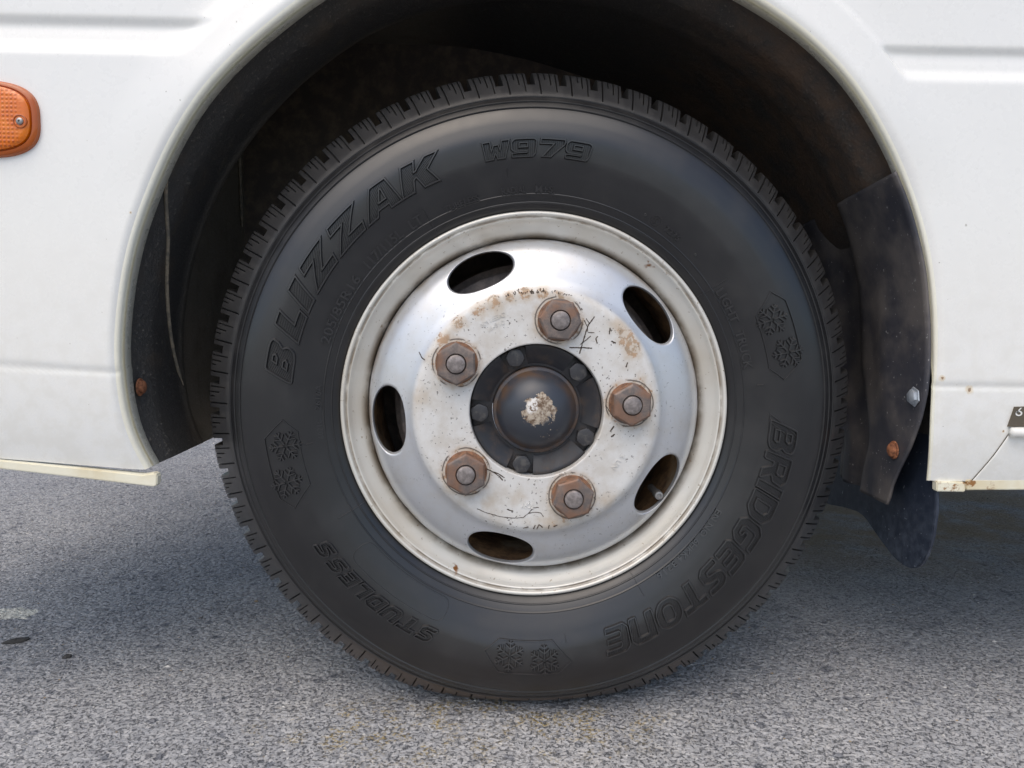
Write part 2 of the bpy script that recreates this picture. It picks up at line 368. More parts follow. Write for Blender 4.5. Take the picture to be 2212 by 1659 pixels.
rows = np.stack([rowpos(k) for k in range(NR1+NR2+1)], 1)          # NS x rows (distance along the ray)
XZ = arch[:, None, :] + (outer-arch)[:, None, :]*(rows/L[:, None])[:, :, None]
X, Z = XZ[..., 0], XZ[..., 1]
def wl(pts):
    P = np.array([on_y(px, py, YP)[[0, 2]] for px, py in pts]); return P[:, 0], P[:, 1]
def body_d(X, Z, rho):
    gx, gz = wl([(0, 41), (430, 50), (1905, 108), (2212, 113)])
    dz = Z - np.interp(X, gx, gz)
    P = 0 - 4.2*S(.0055, -.0035, dz) + 1.7*S(-.004, -.018, dz) + 6.0*S(-.017, -.034, dz)
    w = np.where(X > 0, .009, .026)
    Mk = 1 - S(.046-w/2, .046+w/2, rho)
    d = Mk*3.5 + (1-Mk)*P
    zt0 = on_y(200, 420, YP)[2]; zt1 = on_y(200, 120, YP)[2]
    d = d + 9*np.clip(1-rho/.075, 0, 1)**1.6*S(zt0, zt1, Z)
    lx, lz = wl([(0, 791), (245, 806), (2025, 836), (2212, 838)])
    e = np.interp(X, lx, lz) - Z
    d = d - 1.8*np.exp(-(np.minimum(e, 0)/.006)**2)*S(-.012, 0, e) + 0.9*S(0, .003, e)*1.0
    d = d - 15*np.clip(e/.12, 0, 1.3)**2.2
    d = d - 2.5*np.clip(1-rho/.009, 0, 1)**2
    # shallow dents so that the sheet is not dead flat
    d = d + .5*np.sin(X*9+1.3)*np.sin(Z*7+.4)
    return d/1000.0
rho = rows.copy()
D = body_d(X, Z, rho)
v = np.stack([X, YP-D, Z], 2).reshape(-1, 3)
body = mk('body_side', v, grid_faces(NS, rows.shape[1]), 'white_paint', veh)
# rolled arch lip
lipY0 = YP - D[:, 0]
prof = [(0, 0.0), (.0003, .0014), (.0010, .0030), (.0024, .0045), (.0045, .0055), (.008, .0060), (.014, .0062), (.024, .0063), (.0315, .0064), (.0322, .0074), (.0315, .0086), (.010, .009)]
lv = []
sfr = np.linspace(0, 1, NS)
ldep = (.72 - .24*S(.55, .80, sfr))*(1-.85*S(.905, .935, sfr))
for dy, dr in prof:
    c = arch - nrm*dr*(.4+.6*ldep[:, None])
    lv.append(np.stack([c[:, 0], lipY0+dy*ldep, c[:, 1]], 1))
lv = np.stack(lv, 1).reshape(-1, 3)
lip = mk('arch_lip', lv, grid_faces(NS, len(prof)), 'lip_paint', veh); part_label(lip, 'cream rolled lip of the wheel arch')

# sill flanges under the panels
def strip(name, top, bot, Y, th, mat, zoff=0):
    T_ = [on_y(px, py, Y) for px, py in top]; B_ = [on_y(px, py, Y) for px, py in bot]
    o = extrude_poly(name, T_ + B_[::-1], (0, 1, 0), th, mat, veh, .0012); return o
strip('sill_flange', [(-420, 958), (0, 994), (200, 1014), (309, 1026), (318, 1024), (334, 1022), (339, 1027)], [(-420, 972), (0, 1013), (200, 1036), (333, 1052), (339, 1048)], -.031, .012, 'sill')
strip('sill_flange', [(2024, 1040), (2086, 1042)], [(2024, 1062), (2086, 1063)], -.0300, .010, 'sill')
strip('sill_flange', [(2087, 1036), (3300, 1030)], [(2087, 1059), (3300, 1052)], -.0275, .010, 'sill')
# dark plate low on the right, behind the panel joint
jx, jz = wl([(2186, 925), (2150, 985), (2110, 1042)])
zz_ = np.linspace(jz[2], jz[0], 30); pv = []
for z_ in zz_:
    x0_ = np.interp(z_, jz[::-1], jx[::-1]); cx_ = np.r_[x0_, x0_, x0_+.0008, np.linspace(x0_+.003, XR, 60)]
    for k, x_ in enumerate(cx_):
        b_ = float(body_d(np.array([x_]), np.array([z_]), np.array([.2]))[0]); pv.append((x_, YP-b_-(-.002 if k == 0 else .0004 if k == 1 else .0010), z_))
mk('rear_panel', pv, grid_faces(30, 63), 'white_paint', veh)
gq = []
for z_ in zz_:
    x0_ = np.interp(z_, jz[::-1], jx[::-1])
    for x_ in (x0_-.0012, x0_+.0002): gq.append((x_, YP-float(body_d(np.array([x_]), np.array([z_]), np.array([.2]))[0])-.0006, z_))
mk('panel_gap', gq, grid_faces(30, 2), 'plate', veh)
pl = extrude_poly('step_plate', [on_y(px, py, -.0395) for px, py in [(2193, 879), (2420, 874), (2420, 918), (2180, 922)]], (0, 1, 0), .006, 'plate', veh)
pc_ = on_y(2201, 893, -.0400); tq_ = np.linspace(0, 2*math.pi, 20)
dg = []
for rr_, cz_ in ((.0030, .0),):
    ri_ = .0016
    Vq = [(pc_[0]+q_*1.3*math.cos(t_), pc_[1], pc_[2]+q_*math.sin(t_)) for t_ in tq_[:-1] for q_ in (rr_, ri_)]
    Fq = [[2*k, 2*k+1, (2*k+3) % 38, (2*k+2) % 38] for k in range(19)]
Vq += [(pc_[0]-.0039, pc_[1], pc_[2]), (pc_[0]-.0022, pc_[1], pc_[2]), (pc_[0]+.0030, pc_[1], pc_[2]+.0062), (pc_[0]+.0012, pc_[1], pc_[2]+.0062)]
Fq.append([38, 39, 40, 41])
mk('printed_numeral', Vq, Fq, 'print', pl, smooth=False)
rung = np.array([on_y(px, py, -.040) for px, py in [(2184, 934), (2500, 929)]])
tt = np.linspace(0, 2*math.pi, 25)
rv = []
for c in rung:
    rv += [(c[0], c[1]+.006*math.cos(t), c[2]+.0055*math.sin(t)) for t in tt[:-1]]
mk('step_rail', rv, [[i, (i+1) % 24, 24+(i+1) % 24, 24+i] for i in range(24)] + [list(range(24))[::-1], list(range(24, 48))], 'white_paint', veh)

# ---- wheel well liner swept inward from the arch
ys = np.r_[np.linspace(-.012, .02, 5), np.linspace(.03, .12, 14), .124, .127, .131, .134, np.linspace(.145, .40, 26)]
lin = []
zrel = arch[:, 1]
leftm = S(.0, -.12, arch[:, 0]+.25)
rlow = S(on_y(1980, 440, 0)[2], on_y(1980, 590, 0)[2], arch[:, 1])*(arch[:, 0] > .1)
for yy in ys:
    dr = -.0075 + .016*S(.0, .04, yy) - .004*S(.10, .14, yy)
    dr = dr + leftm*(.006*np.exp(-((yy-.118)/.005)**2))
    dr = dr*(1-rlow) - .011*rlow
    c = arch - nrm*(dr if np.ndim(dr) == 0 else dr[:, None])
    vx, vz = c[:, 0], c[:, 1]-ZC
    kb = np.minimum(.440/np.maximum(np.abs(vx), 1e-4), .52/np.maximum(np.abs(vz), 1e-4)); kb = np.maximum(kb, 1.0)
    kb = np.where(vz < .02, np.where(vx < 0, .440/np.maximum(-vx, .1), 1.0), kb)
    mb = float(S(.124, .134, yy))*S(.10, -.12, vx)*S(-.06, .06, vz)
    c = np.stack([vx*(1+(kb-1)*mb), np.where(vz > .02, vz*(1+(kb-1)*mb), vz)+ZC], 1)
    lin.append(np.stack([c[:, 0], np.full(NS, yy), c[:, 1]], 1))
lin = np.stack(lin, 1)
# cut the sheet above the arch's ends: left skirt stays, right one stops higher (the flap takes over)
keep = NS - 2
lin = lin[:keep]
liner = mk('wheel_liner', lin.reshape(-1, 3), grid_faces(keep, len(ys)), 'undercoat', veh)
lh = lin[:int(NS*.42)]
def on_left_liner(px, py):
    d = ray(px, py); lo, hi = .5, 2.2
    for _ in range(60):
        t_ = (lo+hi)/2; p_ = CAMP+d*t_
        col_ = lh[:, int(np.argmin(np.abs(ys-p_[1])))]; o_ = np.argsort(col_[:, 2])
        if p_[0] > np.interp(p_[2], col_[o_, 2], col_[o_, 0]): lo = t_
        else: hi = t_
    return CAMP+d*lo
def liner_x(y_, z_):
    i_ = int(np.clip(np.searchsorted(ys, y_)-1, 0, len(ys)-2)); f_ = (y_-ys[i_])/(ys[i_+1]-ys[i_]); o_ = []
    for q in (i_, i_+1):
        col_ = lh[:, q]; k_ = np.argsort(col_[:, 2]); o_.append(np.interp(z_, col_[k_, 2], col_[k_, 0]))
    return o_[0]*(1-f_)+o_[1]*f_
a = NT('seam_worn'); a.set(Base_Color=a.mix(a.step(a.noise(90, 5, .7), .4, .62), (.16, .14, .11), (.30, .25, .18)), Roughness=.8); M['seam'] = a.m
for pts, rad in (([(362, 352), (368, 420), (374, 500), (381, 600), (387, 700), (392, 790), (394, 832)], .0022), ([(511, 205), (513, 280), (517, 380), (521, 490)], .0026), ([(603, 235), (606, 330), (609, 420)], .0016)):
    fl_ = pts[0][0] > 450
    E0, E1 = [on_x(q[0], q[1], -.4375) if fl_ else on_left_liner(*q) for q in (pts[0], pts[-1])]; P = E0+(E1-E0)*np.linspace(0, 1, 40)[:, None]
    if not fl_: P[:, 1] = np.minimum(P[:, 1], .117)
    P[:, 0] = P[:, 0] if fl_ else smooth_curve(np.array([[liner_x(q[1], q[2])] for q in P]), 6)[:, 0]; Vt = []
    for k, p_ in enumerate(P):
        w_ = rad*min(1, (k+1)/4, (40-k)/4)
        Vt += [(p_[0]+.0015+w_*math.cos(t_), p_[1]+w_*math.sin(t_), p_[2]) for t_ in np.linspace(0, 2*math.pi, 9)[:-1]]
    mk('liner_seam', Vt, [[i_*8+k, i_*8+(k+1) % 8, (i_+1)*8+(k+1) % 8, (i_+1)*8+k] for i_ in range(39) for k in range(8)], 'seam', liner)
bw = [(-.47, .395, .315), (.47, .395, .315), (.47, .395, .92), (-.47, .395, .92)]
mk('inner_wing', bw, [list(range(len(bw)))], 'inner', veh, smooth=False)

# ---- rear guard plate and mud flap
XF = on_y(2020, 1040, -.022)[0]
XG = XF - .016
# guard: a sheet that follows the arch downwards and then tapers away below it
half = arch[int(NS*.6):]; oz = np.argsort(half[:, 1])
def arch_x(z): return np.interp(z, half[oz, 1], half[oz, 0])
def guard_x(z): return np.minimum(arch_x(np.maximum(z, on_y(2005, 786, 0)[2])) - .0125, XG+.004)
near_px = [(1931, 372), (1945, 405), (1961, 447), (1978, 507), (1989, 553), (1996, 593), (2001, 646), (2005, 703), (2005, 786), (2000, 846), (1987, 905), (1966, 965), (1941, 1015), (1926, 1050), (1921, 1075), (1915, 1090)]
def on_guard(px, py):
    d = ray(px, py); lo, hi = .5, 3.0
    for _ in range(50):
        t_ = (lo+hi)/2; p_ = CAMP+d*t_
        if p_[0] < guard_x(p_[2]): lo = t_
        else: hi = t_
    return CAMP+d*lo
nearP = np.array([on_guard(*q) for q in near_px])
nearP = smooth_curve(resample(nearP, 80), 2)
gv_ = []; ng = 40
bot_rise = S(14, 0, np.arange(80)[::-1])
for k, p_ in enumerate(nearP):
    yfar = .300 - .115*S(40, 68, k)
    y0_ = p_[1]
    for j in range(ng):
        u = j/(ng-1); y_ = y0_+(yfar-y0_)*u
        zz = p_[2] - .030*u*S(10, 0, k)
        off = -.0045*math.exp(-((u-.26)/.07)**2)*float(S(18, 34, k)*S(64, 48, k))     # pressed bead
        off += .016*float(S(.42, .55, u)) - .010*float(S(.62, .74, u))*float(S(.95, .80, u))
        gv_.append((guard_x(zz)+off, y_, zz))
guard = mk('splash_guard', gv_, grid_faces(80, ng), 'guard', veh); part_label(guard, 'dusty dark steel guard plate with curved lower edge')
guard.modifiers.new('thick', 'SOLIDIFY').thickness = .003
fp = [(2007, 700), (2011, 830), (2016, 920), (2021, 1060), (2020, 1110), (2013, 1160), (2003, 1195), (1990, 1220), (1975, 1229), (1957, 1226), (1930, 1205), (1895, 1158), (1868, 1118), (1852, 1105), (1820, 1095), (1788, 1089), (1770, 1080), (1770, 700)]
fpw = resample(np.array([on_x(px, py, XF) for px, py in fp]), 60)
flap = extrude_poly('mud_flap', fpw, (1, 0, 0), .005, 'flap', veh, .001); part_label(flap, 'black rubber mud flap with rounded dusty lower end')
def bolt_head(name, px, py, Xp, rad, mat, parent, lab=None, sgn=-1, hexa=False):
    c = on_x(px, py, Xp); n = 6 if hexa else 20; v = []; f = []
    pr = [(rad*1.35, .0), (rad*1.3, .0012), (rad*1.0, .0016), (rad*.95, .0045), (rad*.7, .0058), (rad*.01, .0062)]
    for rr, h in pr:
        for k in range(n):
            t = 2*math.pi*k/n+.3; v.append((c[0]+sgn*h, c[1]+rr*math.cos(t), c[2]+rr*math.sin(t)))
    for a_ in range(len(pr)-1):
        for k in range(n): f.append([a_*n+k, a_*n+(k+1) % n, (a_+1)*n+(k+1) % n, (a_+1)*n+k])
    o = mk(name, v, f, mat, parent); auto_smooth(o)
    if lab: part_label(o, lab)
    return o
bolt_head('guard_bolt', 1975, 857, on_guard(1975, 857)[0]-.001, .0085, 'zinc', guard, 'silver bolt head', hexa=True)
bolt_head('guard_bolt', 1931, 972, on_guard(1931, 972)[0]-.001, .0080, 'rusty', guard, 'rusty bolt head')
i1 = int(NS*.055)
bolt_head('liner_bolt', 302, 836, on_y(302, 836, .012)[0]-.001, .0075, 'rusty', liner, 'rusty bolt head', sgn=1)

# ---- side marker lamp
lc0 = np.array([-52.0, 259.0])
def sup(hw, hh, n, e=3.0):
    t = np.linspace(0, 2*math.pi, n, endpoint=False)
    return np.stack([hw*np.sign(np.cos(t))*np.abs(np.cos(t))**(2/e), hh*np.sign(np.sin(t))*np.abs(np.sin(t))**(2/e)], 1)
LC = on_y(lc0[0], lc0[1], YP); ks = (CAMP[1]-YP)/-FPX*-1
def lamp_layer(name, stages, mat, parent, n=96):
    v = []; 
    for hw, hh, off in stages:
        p = sup(hw, hh, n); v += [(LC[0]+a_, YP-off, LC[2]+b_) for a_, b_ in p]
    f = []
    for s_ in range(len(stages)-1):
        for k in range(n): f.append([s_*n+k, (s_+1)*n+k, (s_+1)*n+(k+1) % n, s_*n+(k+1) % n])
    f.append([(len(stages)-1)*n+k for k in range(n)][::-1])
    o = mk(name, v, f, mat, parent); auto_smooth(o, 40); return o
sc = .8221/FPX
hw, hh = 135*sc, 79*sc
lamp = lamp_layer('side_marker_lamp', [(hw+.0004, hh+.0006, -.004), (hw+.0004, hh+.0006, .0025), (hw-.0004, hh-.0004, .0030), (hw-.001, hh-.001, .0032)], 'gasket', veh); part_label(lamp, 'orange side marker lamp')
lamp_layer('lamp_rim', [(hw-.0002, hh-.0003, .0025), (hw-.0010, hh-.0012, .0075), (hw-.003, hh-.003, .0092), (hw-.0055, hh-.0052, .0094), (hw-.0066, hh-.0062, .0080)], 'amber_rim', lamp)
st = [(hw-.0102, hh-.0087, .0115)] + [((hw-.0108)*math.cos(q), (hh-.0093)*math.cos(q), .0150+.005*math.sin(q)) for q in np.linspace(0.02, 1.35, 9)]
lamp_layer('lens', [(hw-.0070, hh-.0066, .0070), (hw-.0072, hh-.0068, .0110), (hw-.0090, hh-.0084, .0124), (hw-.0125, hh-.0115, .0130), (hw*.5, hh*.5, .0134), (hw*.1, hh*.1, .0135)], 'amber', lamp)
scw = on_y(43, 262, YP-.0132)
def disc_y(name, c, prof, n, mat, parent, smooth=True):
    v = []; f = []
    for rr, h in prof:
        for k in range(n):
            t = 2*math.pi*k/n; v.append((c[0]+rr*math.cos(t), c[1]-h, c[2]+rr*math.sin(t)))
    for a_ in range(len(prof)-1):
        for k in range(n): f.append([a_*n+k, (a_+1)*n+k, (a_+1)*n+(k+1) % n, a_*n+(k+1) % n])
    o = mk(name, v, f, mat, parent); auto_smooth(o, 40); return o
disc_y('screw_boss', scw, [(.0072, -.0035), (.0068, .0006), (.0060, .0008), (.0054, -.0005), (.0001, -.0005)], 32, 'amber_rim', lamp)
disc_y('screw', scw, [(.0036, -.001), (.0035, .0010), (.0026, .0018), (.0012, .0019), (.0009, .0006), (.0001, .0006)], 24, 'valve', lamp)

# rounded front corner, outside the picture
cz = np.linspace(zl, ZT, 60); tq = np.linspace(0, math.pi/2, 14)
cv = []
for z_ in cz:
    y_ = YP-float(body_d(np.array([XL]), np.array([z_]), np.array([.4]))[0])
    cv += [(XL-.10*math.sin(t_), y_+.10*(1-math.cos(t_)), z_) for t_ in tq] + [(XL-.10, .35, z_)]
mk('front_corner', cv, grid_faces(60, 15), 'white_paint', veh)
# ---- under floor and far body, so that the light under the vehicle is right
def box(name, x0, x1, y0, y1, z0, z1, mat, parent):
    v = [(x, y, z) for x in (x0, x1) for y in (y0, y1) for z in (z0, z1)]
    f = [(0, 1, 3, 2), (4, 6, 7, 5), (0, 4, 5, 1), (2, 3, 7, 6), (0, 2, 6, 4), (1, 5, 7, 3)]
    return mk(name, v, f, mat, parent, smooth=False)
box('floor_pan', .50, XR, .16, 1.62, .47, .52, 'inner', veh)
box('floor_pan', -.10, .44, .42, 1.62, .44, .50, 'inner', veh)
box('far_side', -.84, XR, 1.63, 1.66, .62, ZT, 'white_paint', veh)
box('roof', XL, XR, -.03, 1.66, ZT+.002, ZT+.03, 'white_paint', veh)
box('front_panel', XL, XL+.02, .0, 1.62, .62, ZT, 'white_paint', veh)

# ------------------------------------------------------------------ tyre
RS = [.2150, .2190, .2235, .2310, .2420, .2560, .2740, .2920, .3080, .3200, .3290, .3370, .3450, .3560, .3660, .3735, .3775]
YS = [.0080, .0010, -.0030, -.0072, -.0115, -.0160, -.0200, -.0210, -.0185, -.0140, -.0085, -.0020, .0055, .0165, .0275, .0380, .0500]
rr = np.unique(np.r_[np.linspace(.2150, .3415, 150), np.concatenate([[q-.0011, q-.0004, q+.0004, q+.0011] for q in (.2262, .2345, .3250, .3325, .3398)])])
def side_y(r): return pchip(RS, YS, np.asarray(r, float))
YMID = .105
def deform(v):
    v = np.array(v, float); h = v[:, 2] + ZC; s = .008
    hn = s*np.logaddexp(0, h/s)
    bul = .075*np.exp(-((h-.055)/.06)**2)*np.exp(-(v[:, 0]/.17)**2)
    v[:, 1] = YMID + (v[:, 1]-YMID)*(1+bul)
    v[:, 2] = hn - ZC + .0003
    return v
def relief_lines(r):
    h = np.zeros_like(r)
    for q, am in ((.2262, .0010), (.2345, .0010), (.3250, -.0022), (.3325, -.0020), (.3398, .0014)):
        h = h + np.where(np.abs(r-q) < .0006, am, 0)
    return h
prof = [(r_, side_y(r_)-relief_lines(np.array([r_]))[0]) for r_ in rr]
prof += [(r_-.0150, side_y(r_)+.009) for r_ in (.3555, .361, .368, .3735)] + [(.3600, .06), (.3600, .16), (.354, .19), (.34, .212), (.30, .232), (.25, .225), (.219, .205)]
v, f = lathe(prof, 420)
tyre = mk('tyre', deform(v), f, 'sidewall', veh, loc=(0, 0, ZC))
part_label(tyre, 'black studless winter tyre with raised lettering')

# tread shoulder blocks
NB = 64; PITCH_A = 2*math.pi/NB
sr = np.r_[np.linspace(.3400, .3735, 14), [.3762, .3775]]
SP = [(r_, float(side_y(r_))) for r_ in sr] + [(.3778, .060), (.3778, .080)]
SP = np.array(SP)
Tn = np.gradient(SP, axis=0); Tn /= np.linalg.norm(Tn, axis=1)[:, None]
SN = np.stack([Tn[:, 1], -Tn[:, 0]], 1)        # outward normal in (r, y)
sl = np.r_[0, np.cumsum(np.linalg.norm(np.diff(SP, axis=0), axis=1))]
def block_verts(var):
    g_ = random.Random(var)
    feats = [(-.01, .115, 1.0, .0085, .40), (.27, .042, 0.06, .0048, -.25), (.45+.04*g_.random(), .026, .55, .0034, -.1), (.62, .034, .36, .0044, -.18), (.79, .030, .12, .0036, -.12), (1.01-.02, .0, 1, 0, 0)]
    cols = {0.0, 1.0}
    w0 = .115
    for q in (w0, w0+.006, 1-w0-.006, 1-w0): cols.add(q)
    for c_, w_, *_r in feats[1:5]:
        for q in (c_-w_/2-.006, c_-w_/2, c_+w_/2, c_+w_/2+.006): cols.add(q)
    cols = sorted(cols); s_end = sl[-1]; shoulder = sl[15]
    V = []; V0 = []
    for a_ in cols:
        for k in range(len(SP)):
            f_ = sl[k]/shoulder; dep = 0.0
            for c_, w_, start, dp, shr in feats[1:5]:
                if abs(a_-c_) <= w_/2+1e-6 and f_ >= start: dep = max(dep, dp)
            if (a_ <= w0+1e-6 or a_ >= 1-w0-1e-6) and f_ > .36: dep = max(dep, .0160)
            edge = 0.0004 if (a_ < w0+.007 or a_ > 1-w0-.007) else 0
            shear = .10*(1-min(f_, 1.0))
            base = .0012*S(0.0, .10, f_)
            p = SP[k] + SN[k]*(base-dep-edge*(f_ > .5))
            th = (a_-.5 + shear)*PITCH_A
            V.append((p[0]*math.sin(th), p[1], p[0]*math.cos(th)))
            p = SP[k] + SN[k]*base; V0.append((p[0]*math.sin(th), p[1], p[0]*math.cos(th)))
    # skirts along both ends so that a block has depth
    return np.array(V), grid_faces(len(cols), len(SP)), np.array(V0)
variants = []
for q in range(3):
    variants.append(block_verts(q))
protos = [None]*3
for k in range(NB):
    th = k*PITCH_A + .02; q = random.randrange(3)
    V, F, V0 = variants[q]
    low = ZC + .3775*math.cos(th) < .10
    if low:
        c_, s_ = math.cos(th), math.sin(th)
        turn = lambda Q: np.stack([Q[:, 0]*c_+Q[:, 2]*s_, Q[:, 1], -Q[:, 0]*s_+Q[:, 2]*c_], 1)
        W0 = turn(V0); W = deform(W0) + (turn(V)-W0)
        o = mk('tread_block', W, F, 'tread', tyre); auto_smooth(o, 30)
    elif protos[q] is None:
        o = mk('tread_block', V, F, 'tread', tyre); auto_smooth(o, 30); o.rotation_euler = (0, th, 0); protos[q] = o
    else:
        o = protos[q].copy(); COL.objects.link(o); o.parent = tyre; o.rotation_euler = (0, th, 0)
# inner tread ribs, seen only edge-on
ribp = [(.3590, .083), (.3715, .084), (.3720, .118), (.3590, .119)]
v, f = lathe(ribp, 300); mk('tread_rib', deform(v), f, 'tread', tyre)
v, f = lathe([(.3590, .127), (.3680, .128), (.3680, .165), (.3570, .178)], 300); mk('tread_rib', deform(v), f, 'tread', tyre)

# ---- raised lettering on the sidewall
def to_side(P, th0, r0, rm, h):
    """(u along the arc clockwise, v outward) -> wheel space, tops of letters outward"""
    P = np.asarray(P, float); th = th0 - P[:, 0]/rm; r_ = r0 + P[:, 1]
    return np.stack([r_*np.cos(th), side_y(r_)-h, r_*np.sin(th)], 1)
def densify(C, closed=True, mx=.003):
    C = np.asarray(C, float); out = []; n = len(C)
    for i in range(n if closed else n-1):
        a_, b_ = C[i], C[(i+1) % n]; k = max(1, int(np.ceil(np.linalg.norm(b_-a_)/mx)))
        out += [a_+(b_-a_)*j/k for j in range(k)]
    if not closed: out.append(C[-1])
    return np.array(out)
def ridge(C, closed, w, h, place):
    C = densify(C, closed); n = len(C)
    if closed: t = np.roll(C, -1, 0)-np.roll(C, 1, 0)
    else: t = np.gradient(C, axis=0)
    # per-segment normals with a mitre at corners
    nxt = (np.roll(C, -1, 0)-C) if closed else np.r_[np.diff(C, axis=0), [C[-1]-C[-2]]]
    prv = np.roll(nxt, 1, 0) if closed else np.r_[[nxt[0]], nxt[:-1]]
    nn = lambda q: np.stack([-q[:, 1], q[:, 0]], 1)/np.maximum(np.linalg.norm(q, axis=1), 1e-9)[:, None]
    a_, b_ = nn(nxt), nn(prv); s_ = a_+b_; d_ = np.maximum((s_*s_).sum(1)/2, .35)
    N_ = s_/d_[:, None]
    V = np.concatenate([place(C+N_*o_, hh_) for o_, hh_ in ((-w/2, -.0003), (-w*.17, h), (w*.17, h), (w/2, -.0003))])
    F = []
    for i in range(n if closed else n-1):
        j = (i+1) % n
        for q in range(3): F.append([q*n+i, q*n+j, (q+1)*n+j, (q+1)*n+i])
    return V, F
def join(parts):
    V = []; F = []; o = 0
    for v_, f_ in parts:
        V.append(v_); F += [[i+o for i in q] for q in f_]; o += len(v_)
    return np.concatenate(V), F
def scan_hatch(conts, sp, ang):
    c_, s_ = math.cos(ang), math.sin(ang); segs = []
    R2 = np.array([[c_, s_], [-s_, c_]])
    cs = [np.asarray(q)@R2.T for q in conts]
    lo = min(q[:, 1].min() for q in cs); hi = max(q[:, 1].max() for q in cs)
    for yv in np.arange(lo+sp, hi-sp*.3, sp):
        xs = []
        for q in cs:
            for i in range(len(q)):
                p0, p1 = q[i], q[(i+1) % len(q)]
                if (p0[1] > yv) != (p1[1] > yv): xs.append(p0[0]+(yv-p0[1])*(p1[0]-p0[0])/(p1[1]-p0[1]))
        xs.sort()
        for i in range(0, len(xs)-1, 2):
            if xs[i+1]-xs[i] > .0035: segs.append(np.array([[xs[i]+.0013, yv], [xs[i+1]-.0013, yv]])@R2)
    return segs
def roundc(P, r, n=4):
    """round the corners of a polygon"""
    P = np.asarray(P, float); out = []; N = len(P)
    for i in range(N):
        a_, b_, c_ = P[i-1], P[i], P[(i+1) % N]; u = a_-b_; w = c_-b_; lu, lw = np.linalg.norm(u), np.linalg.norm(w)
        q = min(r, lu*.45, lw*.45); p0 = b_+u/lu*q; p1 = b_+w/lw*q
        for t in np.linspace(0, 1, n+1): out.append((1-t)**2*p0+2*t*(1-t)*b_+t*t*p1)
    return np.array(out)
# glyphs in millimetres: outline, holes; height given by the set
def GL(*c): return [np.array(q, float) for q in c]
BZ = {'B': (37, GL(roundc([(0, 0), (27, 0), (35, 2), (36, 9), (30, 14.5), (34, 19), (33, 27), (26, 29), (0, 29)], 3), [(12, 6.5), (19, 6.5), (21.5, 9), (19, 11.5), (12, 11.5)], [(12, 18), (18, 18), (20.5, 20.5), (18, 23), (12, 23)])),
      'L': (30, GL([(0, 0), (31, 0), (31, 9), (14, 9), (14, 29), (0, 29)])),
      'I': (16, GL([(0, 0), (16, 0), (16, 29), (0, 29)])),
      'Z': (42, GL([(0, 0), (42, 0), (42, 8), (21, 8), (38, 29), (0, 29), (0, 21), (18, 21)])),
      'A': (47, GL([(0, 0), (11, 29), (30, 29), (47, 0), (33, 0), (31, 5), (16, 5), (14, 0)], [(19, 11), (28, 11), (24, 22), (22, 22)])),
      'K': (45, GL([(0, 0), (15, 0), (15, 11), (18, 13), (28, 0), (46, 0), (31, 16), (41, 29), (27, 29), (17, 18.5), (15, 18.5), (15, 29), (0, 29)]))}
W9 = {'W': (27, GL([(3, 0), (11, 0), (13.5, 6), (16, 0), (24, 0), (28, 18), (20, 18), (18.5, 8), (16.5, 14), (11.5, 14), (9, 8), (8, 18), (0, 18)])),
      '9': (26, GL(roundc([(1, 0), (24, 0), (26, 3), (26, 16), (23, 18), (3, 18), (0, 15), (0, 8), (3, 5.5), (17, 5.5), (17, 4), (1, 4)], 1.5), [(8, 9.5), (17, 9.5), (17, 14), (8, 14)])),
      '7': (25, GL([(5, 0), (14, 0), (26, 13), (26, 18), (1, 18), (1, 13), (15, 13)]))}
SD = {'S': (19, GL(roundc([(1, 0), (14, 0), (18, 3), (17, 9), (13, 10.5), (6, 11), (7, 13), (17, 13), (17, 17), (5, 17), (1, 14), (1, 9), (5, 7), (12, 6.2), (12, 4), (1, 4)], 1.6))),
      'T': (19, GL([(6, 0), (12.5, 0), (12.5, 12.5), (19, 12.5), (19, 17), (0, 17), (0, 12.5), (6, 12.5)])),
      'U': (19, GL(roundc([(4, 0), (15, 0), (19, 4), (19, 17), (13, 17), (13, 5), (6.5, 5), (6.5, 17), (0, 17), (0, 4)], 1.6))),
      'D': (19, GL(roundc([(0, 0), (13, 0), (18.5, 4), (18.5, 13), (13, 17), (0, 17)], 1.6), [(6.5, 4.5), (11, 4.5), (12.5, 6), (12.5, 11), (11, 12.5), (6.5, 12.5)])),
      'L': (15, GL([(0, 0), (15, 0), (15, 4.5), (6.5, 4.5), (6.5, 17), (0, 17)])),
      'E': (17, GL([(0, 0), (16, 0), (16, 4), (6.5, 4), (6.5, 6.7), (15, 6.7), (15, 10.3), (6.5, 10.3), (6.5, 13), (16.5, 13), (16.5, 17), (0, 17)]))}
